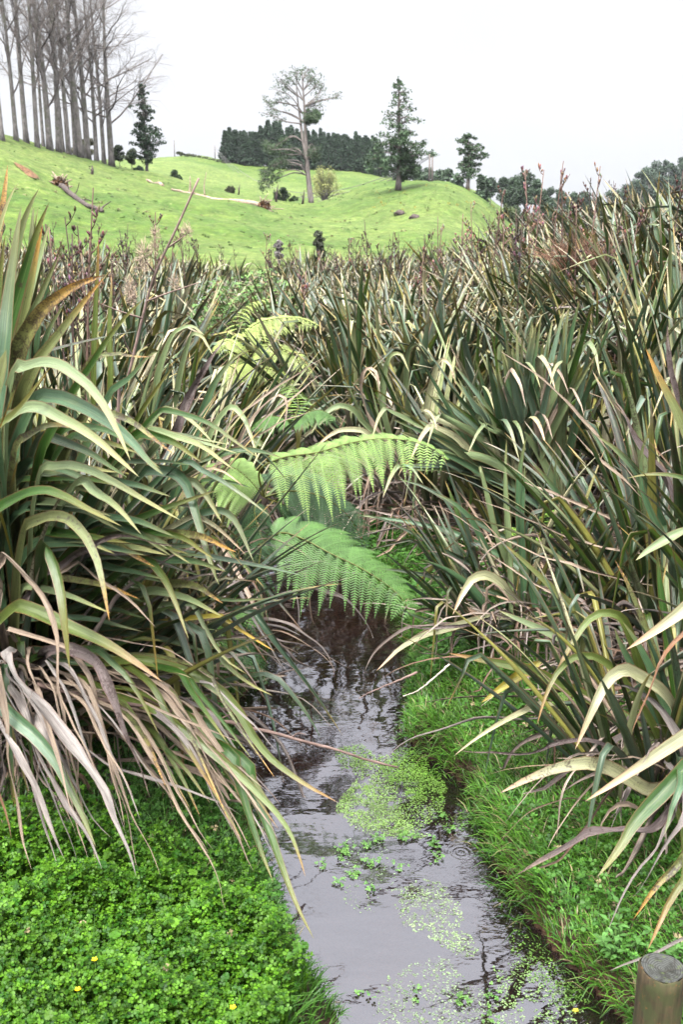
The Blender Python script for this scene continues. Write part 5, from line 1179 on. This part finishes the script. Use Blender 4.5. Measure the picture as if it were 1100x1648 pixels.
# plantation: conifers in a block on the far ridge
def conifer_proto(seed):
    rs = random.Random(seed); o = thing('conifer', 'tmp', 'conifer'); T, F = MB(), MB(); tube(T, [(0, 0, -.5), (0, 0, 4), (0, 0, 10)], [.2, .14, .03], 6); H = 10
    for i in range(150):
        t = (i / 150) ** .85; z = .6 + t * (H - .8); r = (1 - t) ** 1.0 * 2.1 * rs.uniform(.75, 1.15) + .08; n = 3
        for _ in range(n):
            a = rs.uniform(0, 2 * pi); clump(F, (cos(a) * r * .7, sin(a) * r * .7, z + .1), .34, 9, .24, np.array((.035, .062, .035)) * rs.uniform(.6, 1.6), .3, .8)
    T.build('trunk', M['barkgrey'], o); F.build('crown', M['foliage'], o); return o
cps = [conifer_proto(s) for s in (1, 2, 3)]; seenc = set(); ci = 0
tops = [(362, 208), (371, 205), (381, 211), (391, 206), (401, 212), (410, 214), (420, 203), (430, 196), (441, 195), (452, 205), (462, 202), (472, 206), (483, 207), (494, 213), (506, 210), (517, 209), (528, 214), (540, 213), (551, 215), (562, 216), (573, 215), (584, 217), (594, 217), (603, 222), (611, 236)]
for row_ in (0, 1, 2):
    for j, (px, ty) in enumerate(tops):
        if row_ == 2 and j % 2: continue
        Y = 238 + row_ * 5 + random.uniform(-1.5, 1.5); pxx = px + row_ * 4 + random.uniform(-2, 2); ty2 = ty + random.uniform(-5, 5) + (4 if row_ else 0); x = P(pxx, ty, Y)[0]; z0 = gz(x, Y) - .3; H = P(pxx, ty2, Y)[2] - z0
        k = ci % 3; o = cps[k] if k not in seenc else copy_tree(cps[k]); seenc.add(k); ci += 1
        o.location = (x, Y, z0); o.rotation_euler = (0, 0, random.uniform(0, 6.28)); s = random.uniform(.85, 1.15); o.scale = (s, s, H / 10); o['label'] = 'dark pointed conifer in the dense plantation block on the far ridge'; o['group'] = 'plantation conifers on the far ridge'
# hedge left of the plantation
for i in range(8):
    px = 290 + i * 10; leafy('hedge_shrub', 'low olive shrub in the hedge line running down to the plantation', px, 252 + i * 1.6, 244 + i * 2.4, 15, 232, (.07, .085, .035), 30 + i, 'hedge shrubs left of the plantation', 'shrub', size=.3, trunk=False, blobs=9)
# trees beyond the knoll
FAR = [(655, 300, 262, 30, 190), (672, 300, 270, 28, 200), (640, 300, 268, 26, 205), (688, 300, 268, 24, 215), (706, 300, 274, 24, 190), (722, 300, 272, 26, 170), (738, 305, 278, 24, 165), (776, 318, 282, 26, 160),
 (790, 322, 288, 30, 220), (808, 325, 287, 32, 230), (828, 332, 283, 40, 180), (846, 334, 276, 46, 175), (862, 334, 290, 36, 178), (884, 334, 300, 30, 260), (902, 334, 304, 30, 270), (920, 336, 306, 32, 280), (874, 336, 306, 26, 200), (818, 335, 300, 30, 240), (942, 336, 310, 34, 290), (962, 336, 312, 30, 300), (985, 336, 308, 34, 300), (1008, 336, 296, 36, 300)]
for i, (px, by, ty, w, Y) in enumerate(FAR):
    big = i in (10, 11, 12)
    leafy('distant_tree', 'bushy dark pine cluster standing above the low ground right of the knoll' if big else ('dark tree showing just over the left part of the knoll crest' if px < 745 else 'hazy dark tree in the wooded valley beyond the knoll'), px, by, ty, w, Y, (.05, .08, .045), 60 + i,
          'big dark pines right of the knoll' if big else ('trees just behind the knoll crest' if px < 745 else 'hazy valley trees beyond the knoll'), size=.34 if not big else .24, blobs=16, dens=.9)
for i in range(9):      # low green scrub where the knoll meets the gully
    px = 815 + i * 10; leafy('scrub_bush', 'grey-green scrub bush in the gully at the right foot of the knoll', px, 365, 332 + i * 4 + random.uniform(-3, 3), 24, 128 - i * 3, (.075, .10, .04), 100 + i, 'gully scrub right of the knoll', 'shrub', size=.2, trunk=False, blobs=10)
for i in range(16):
    px = 800 + i * 15; leafy('scrub_bush', 'dark bush in the low thicket joining the valley trees behind the flax', px, 388, 338 + random.uniform(-8, 8), 34, 150 + random.uniform(-8, 8), (.05, .075, .04), 300 + i, 'low thicket under the valley trees', 'shrub', size=.26, trunk=False, blobs=12)
for i, (px, ty) in enumerate([(1030, 272), (1042, 266), (1054, 258), (1066, 254), (1078, 250), (1090, 248), (1102, 246), (1116, 242), (1036, 282), (1060, 275), (1084, 268), (1106, 264), (1022, 290), (1134, 246), (1050, 285), (1075, 282), (1096, 280)]):
    leafy('forest_tree', 'blue-grey hazy tree on the wooded hill at the far right', px, 320, ty, 34, 330 + (i % 3) * 12, (.055, .085, .055), 130 + i, 'hazy trees on the far right hill', size=.42, blobs=16)
# poles and wires
def pole(label, tops_, Y, arm=False):
    x = P(*tops_[0], Y)[0]; z0 = gz(x, Y); o = thing('power_pole', label, 'utility pole', (x, Y, z0)); mb = MB()
    for t in tops_:
        q = P(*t, Y); tube(mb, [(q[0] - x, 0, -.5), (q[0] - x, 0, q[2] - z0)], [.11, .08], 8)
    mb.build('post', M['pinebark'], o)
    if arm: mb = MB(); a = P(tops_[0][0] - 3, tops_[0][1] + 3, Y); b = P(tops_[-1][0] + 3, tops_[-1][1] + 3, Y); tube(mb, [(a[0] - x, 0, a[2] - z0), (b[0] - x, 0, b[2] - z0)], .07, 4); mb.build('crossarm', M['pinebark'], o)
pole('twin-legged wooden power pole on the crest of the knoll', [(692.5, 247), (697, 248)], 113, True)
pole('thin pole standing on the far ridge right of the slim evergreen', [(280, 226)], 235)
pole('thin pole on the far ridge just left of the plantation', [(345.5, 234)], 235)
for i in range(3):
    a = P(694 + i, 250 + i, 113); b = P(346, 236 + i * 2.2, 235); s = np.linspace(0, 1, 40)[:, None]; c = a * (1 - s) + b * s; c[:, 2] -= (4 * s * (1 - s))[:, 0] * (6.5 + .5 * i)
    c0 = c[0].copy(); mb = MB(); tube(mb, c - c0, .035, 4, (.16, .15, .15)); o = mb.build('power_wire', M['wood']); o.location = c0
    tag(o, ['topmost sagging power wire between the twin-legged pole and the far ridge', 'middle sagging power wire between the twin-legged pole and the far ridge', 'lowest sagging power wire between the twin-legged pole and the far ridge'][i], 'wire', 'power wires')
# fallen trees
def surf(px, py, Yg):
    """ground point seen at a pixel: march along the view ray"""
    d = ray(px, py); d = d / d[1]
    Ys = np.arange(Yg * .6, Yg * 1.7, .25); p = CAM[None] + d[None] * Ys[:, None]; g = ground_z(p[:, 0], p[:, 1]); h = np.where(g >= p[:, 2])[0]
    i = h[0] if len(h) else np.argmin(np.abs(Ys - Yg)); q = p[i].copy(); q[2] = g[i]; return q
def log_thing(label, ends, r0, r1, matn, root=None, n=40, branches=()):
    a, b = surf(*ends[0]), surf(*ends[1]); o = thing('fallen_tree', label, 'fallen tree', tuple(a)); mb = MB(); s = np.linspace(0, 1, n)[:, None]; c = (b - a) * s
    g = np.array([gz(a[0] + q[0], a[1] + q[1]) for q in c]) - a[2]; c[:, 2] = .6 * g + .4 * c[:, 2] + r0 * .15 + .08 * np.sin(s[:, 0] * 9); tube(mb, c, np.linspace(r0, r1, n) * rng.uniform(.88, 1.12, n), 10); mb.build('trunk', M[matn], o)
    if root:
        mb = MB(); rr = root; e = c[0] - nrm(c[5] - c[0]) * r0 * .5; T = nrm(c[0] - c[5])
        for i in range(46):
            d = nrm(T * .5 + rng.normal(size=3) * np.array([1, 1, 1])); L = rr * rng.uniform(.5, 1.15); tube(mb, crom([e, e + d * L * .5 + rng.normal(size=3) * .06 * rr, e + d * L], 5), np.linspace(.10 * rr, .02, 5) + .01, 5)
        mb.build('roots', M['logtan'], o); mb = MB(); d = nrm(rng.normal(size=(900, 3))); p = e + d * (rng.random((900, 1)) ** .3) * rr * .62 * np.array([.9, .9, .85]); aa = nrm(rng.normal(size=(900, 3))) * .14; bb = nrm(np.cross(aa, rng.normal(size=(900, 3)))) * .14
        mb.add(np.stack([p - aa, p - bb, p + aa, p + bb], 1).reshape(-1, 3), (np.arange(900) * 4)[:, None] + np.array([[0, 1, 2, 3]])); mb.build('root_soil', M['clay'], o)
    for (t, dx, dz, L, r) in branches:
        q = c[int(t * (n - 1))]; e = q + np.array([dx, random.uniform(-.3, .3), dz]) * L; mb = MB(); tube(mb, crom([q, (q + e) / 2 + rng.normal(size=3) * .12, e], 8), np.linspace(r, r * .35, 8), 6); mb.build('branch', M[matn], o)
    return o
log_thing('dark fallen trunk with an orange clay root ball on the left slope', [(96, 299, 68), (165, 342, 62)], .20, .12, 'log', .9, branches=[(.95, .5, .4, 1.2, .07), (.35, .3, .5, 1.6, .05), (.5, .6, -.1, 1.8, .06), (.25, -.1, 1, 1.0, .04), (.7, .8, .2, .9, .04)])
log_thing('long stripped pale log with roots at its right end below the tallest pine', [(424, 333, 100), (276, 306, 100)], .24, .08, 'logtan', .8, branches=[(.62, .1, 1, 2.0, .07), (.72, -.3, .9, 1.2, .06), (.82, .1, 1, 1.4, .08), (.1, .9, -.15, 2.6, .08), (.05, .4, .6, 1.6, .06)])
log_thing('short pale broken log section higher up behind the long log', [(262, 300, 100), (236, 291, 102)], .16, .10, 'logtan', None, branches=[(.4, .3, .5, .7, .05)])
for px, py, lab, h in [(384, 312, 'thin dark leaning stump standing above the long log', 1.3), (147, 281, 'small dark stump on the left slope below the tree row', .7), (444, 326, 'bare dead stick beside the bush left of the tallest pine', 1.9), (487, 328, 'short leaning dead stick just left of the tallest pine foot', 1.4)]:
    q = surf(px, py, 105); o = thing('dead_stump', lab, 'stump', tuple(q)); mb = MB(); tube(mb, [(0, 0, -.2), (.12, 0, h * .5), (.30 * h * .5, 0, h)], [.14, .11, .03], 7); tube(mb, [(.1, 0, h * .4), (-.2, 0, h * .75)], [.06, .02], 5); mb.build('wood', M['log'], o)
for px, py, lab in [(643, 344, 'left one of two small brown rocks below the knoll pine'), (667, 351, 'right one of two small brown rocks below the knoll pine')]:
    q = surf(px, py, 95); mb = MB(); u, v = np.meshgrid(np.linspace(0, 2 * pi, 13)[:-1], np.linspace(0, pi, 8)); r = .42 * (1 + .25 * np.sin(u * 3 + v * 2)); V = np.stack([r * np.sin(v) * np.cos(u), r * .7 * np.sin(v) * np.sin(u), .6 * r * np.cos(v)], -1); i = np.arange(7)[:, None] * 12; j = np.arange(12)[None]
    mb.add(V.reshape(-1, 3), np.stack([i + j, i + (j + 1) % 12, i + 12 + (j + 1) % 12, i + 12 + j], -1).reshape(-1, 4)); o = mb.build('rock', M['log']); o.location = q; tag(o, lab, 'rock')
# bare soil scar
mb = MB(); g = [(22, 262), (34, 267), (48, 275), (60, 284), (63, 290), (50, 286), (36, 277), (25, 268)]; qs = np.array([surf(px, py, 78) for px, py in g]); c0 = qs.mean(0)
V = []; 
for t in np.linspace(.02, 1, 8):
    ring_ = crom(np.vstack([qs, qs[:1]]), 40)[:-1]; p = c0 + (ring_ - c0) * t * (1 + .08 * np.sin(np.arange(39) * 2.1))[:, None]; p[:, 2] = ground_z(p[:, 0], p[:, 1]) + .05 + .12 * (1 - t) * rng.random(39); V.append(p)
i = np.arange(7)[:, None] * 39; j = np.arange(39)[None]; mb.add(np.vstack(V), np.stack([i + j, i + (j + 1) % 39, i + 39 + (j + 1) % 39, i + 39 + j], -1).reshape(-1, 4)); o = mb.build('bare_soil', M['clay']); tag(o, kind='structure')
# tussocks and gorse on the pasture (uncountable small tufts)
mb = MB(); rs = random.Random(9)
for _ in range(900):
    px = rs.uniform(-60, 860); Y = rs.uniform(48, 150); x = (px - 550) / FPX * Y * cp; z = gz(x, Y); dense = vnoise(np.array([x * .15]), np.array([Y * .15]), 50)[0]
    if dense < .45: continue
    s = rs.uniform(.08, .32); col = rs.choice([(.07, .12, .03), (.09, .14, .035), (.18, .17, .08), (.08, .12, .04)]); clump(mb, (x, Y, z + s * .1), s, 26, .06, col, flat=.35)
for _ in range(60):
    px = rs.uniform(590, 800); py = rs.uniform(296, 345) + abs(px - 700) * .12; q = surf(px, py, 108); clump(mb, q + np.array([0, 0, .12]), rs.uniform(.10, .28), 18, .05, rs.choice([(.09, .13, .04), (.12, .15, .05), (.30, .24, .04)]), flat=.8)
tag(mb.build('pasture_tufts', M['foliage']), 'scattered dark rush tufts and yellow gorse specks across the green pasture', 'tufts', kind='stuff')
# bushes standing in or behind the flax
leafy('shrub', 'small dark upright bush at the far edge of the flax below the pasture', 512, 400, 368, 28, 37, (.05, .06, .035), 201, cat='shrub', size=.05, trunk=False, blobs=22, z=.4)
leafy('shrub', 'small dead grey bush left of the dark bush at the edge of the flax', 449, 402, 380, 20, 37, (.22, .20, .19), 202, cat='shrub', size=.04, trunk=False, blobs=16, z=.4)
def dead_bush(px, py, Y, w, h, lab, col):
    c = P(px, py, Y); o = thing('dead_bush', lab, 'bush', (c[0], c[1], gz(c[0], c[1]))); mb = MB(); base = c - np.array([0, 0, h * .6]) - np.array(o.location)
    rs = random.Random(4)
    for i in range(420):
        d = np.array([rs.gauss(0, .55), rs.gauss(0, .4), rs.uniform(.3, 1)]); L = rs.uniform(.5, 1) * h; q = base + np.array([rs.uniform(-w, w) * .3, rs.uniform(-w, w) * .25, 0]); e = q + d * L; tube(mb, [q, (q + e) / 2 + np.array([rs.gauss(0, .04), 0, .03]), e], [.004, .003, .0015], 3, tuple(np.array(col) * rs.uniform(.6, 1.3)), cap=False)
    tube(mb, [(0, 0, 0), base], [.02, .015], 5, col); mb.build('twigs', M['wood'], o)
dead_bush(930, 388, 12.5, .7, .55, 'rusty-brown dry twiggy bush among the high flax right of the knoll', (.20, .11, .07))
for (px, py, Y, w, s, lab) in [(370, 470, 14.5, 1.1, 301, 'green bramble bush left of the yellow-green fern top'), (425, 455, 16.5, 1.0, 302, 'green bramble bush above the yellow-green fern top'), (345, 490, 12.5, .7, 303, 'small bramble bush low among bleached flax left of the fern')]:
    c = P(px, py, Y); o = thing('bramble_bush', lab, 'bush', (c[0], c[1], gz(c[0], c[1]))); mb = MB(); n = 1500; h = c[2] - o.location[2] + .1
    d = nrm(rng.normal(size=(n, 3))) * rng.random((n, 1)) ** .4; x = d[:, 0] * w * .6; y = d[:, 1] * w * .5; z = h * .55 + d[:, 2] * h * .55
    trifoliate(mb, x, y, z, rng.uniform(.022, .045, n), rng.uniform(0, .9, n), rng.uniform(0, 6.3, n), gcols(n, (.06, .14, .03), (.17, .29, .08), .08)); mb.build('leaves', M['herb'], o)
    mb = MB()
    for i in range(14): a = rng.uniform(0, 6.28); e = np.array([cos(a) * w * .5, sin(a) * w * .4, h * .9]); tube(mb, crom([(0, 0, 0), e * (.3, .3, .8), e], 6), .006, 4, (.12, .08, .05), cap=False)
    mb.build('canes', M['wood'], o)
# flower stalks rising from individual field plants
sp = [(108, 395, 6.9, 1), (92, 340, 6.9, 2)]
FS = [o for o in SC.objects if o.name.startswith('flax_plant') and o.parent is None]
want = [(104, 300, 8), (118, 335, 9), (92, 330, 8.3), (110, 345, 8.6), (128, 350, 9.2), (98, 360, 7.9), (84, 352, 8.8), (136, 372, 9), (165, 345, 12), (172, 350, 14), (240, 355, 16), (262, 345, 18), (423, 365, 24), (600, 345, 22), (560, 372, 26), (697, 335, 17), (712, 340, 15), (728, 345, 20), (772, 318, 15), (790, 330, 17), (858, 305, 13), (872, 310, 14), (886, 296, 13), (905, 300, 12), (921, 318, 14), (943, 292, 10.5), (600, 395, 14), (668, 400, 12), (480, 470, 11), (1003, 310, 10), (950, 300, 13), (980, 302, 12), (840, 330, 15), (816, 340, 16), (745, 350, 16), (640, 370, 22), (520, 395, 24), (470, 398, 26), (330, 372, 22), (300, 365, 20)]
for i, (px, py, Y) in enumerate(want):
    q = P(px, py, Y); best = min(FS, key=lambda o: (o.location.x - q[0]) ** 2 + (o.location.y - q[1]) ** 2); zb = best.location.z
    mb = stalk_mesh(500 + i, max(.8, q[2] - zb), .012 if Y < 16 else .016, random.choice([(.055, .035, .028), (.10, .06, .045), (.16, .10, .08)]))
    st = mb.build('flower_stalk', M['wood'], best)
    rz = best.rotation_euler.z; dx, dy = q[0] - best.location.x, q[1] - best.location.y; s = best.scale.x
    st.location = ((dx * cos(-rz) - dy * sin(-rz)) / s, (dx * sin(-rz) + dy * cos(-rz)) / s, 0); 
# ------------------------------------------------------------------ air
def haze():
    x0, x1, y0, y1, z0, z1 = -1500, 1500, -20, 1500, -40, 190
    mb = MB(); V = [(x, y, z) for x in (x0, x1) for y in (y0, y1) for z in (z0, z1)]
    mb.add(V, [(0, 1, 3, 2), (4, 6, 7, 5), (0, 4, 5, 1), (2, 3, 7, 6), (0, 2, 6, 4), (1, 5, 7, 3)])
    m, t, out = mat_base('haze_air'); v = t.nodes.new('ShaderNodeVolumePrincipled'); v.inputs['Color'].default_value = (.86, .90, .97, 1); v.inputs['Density'].default_value = .00012
    t.links.new(v.outputs[0], out.inputs['Volume']); o = mb.build('haze', m, smooth=False); tag(o, 'thin pale haze over the valley', 'haze', kind='stuff')
haze()
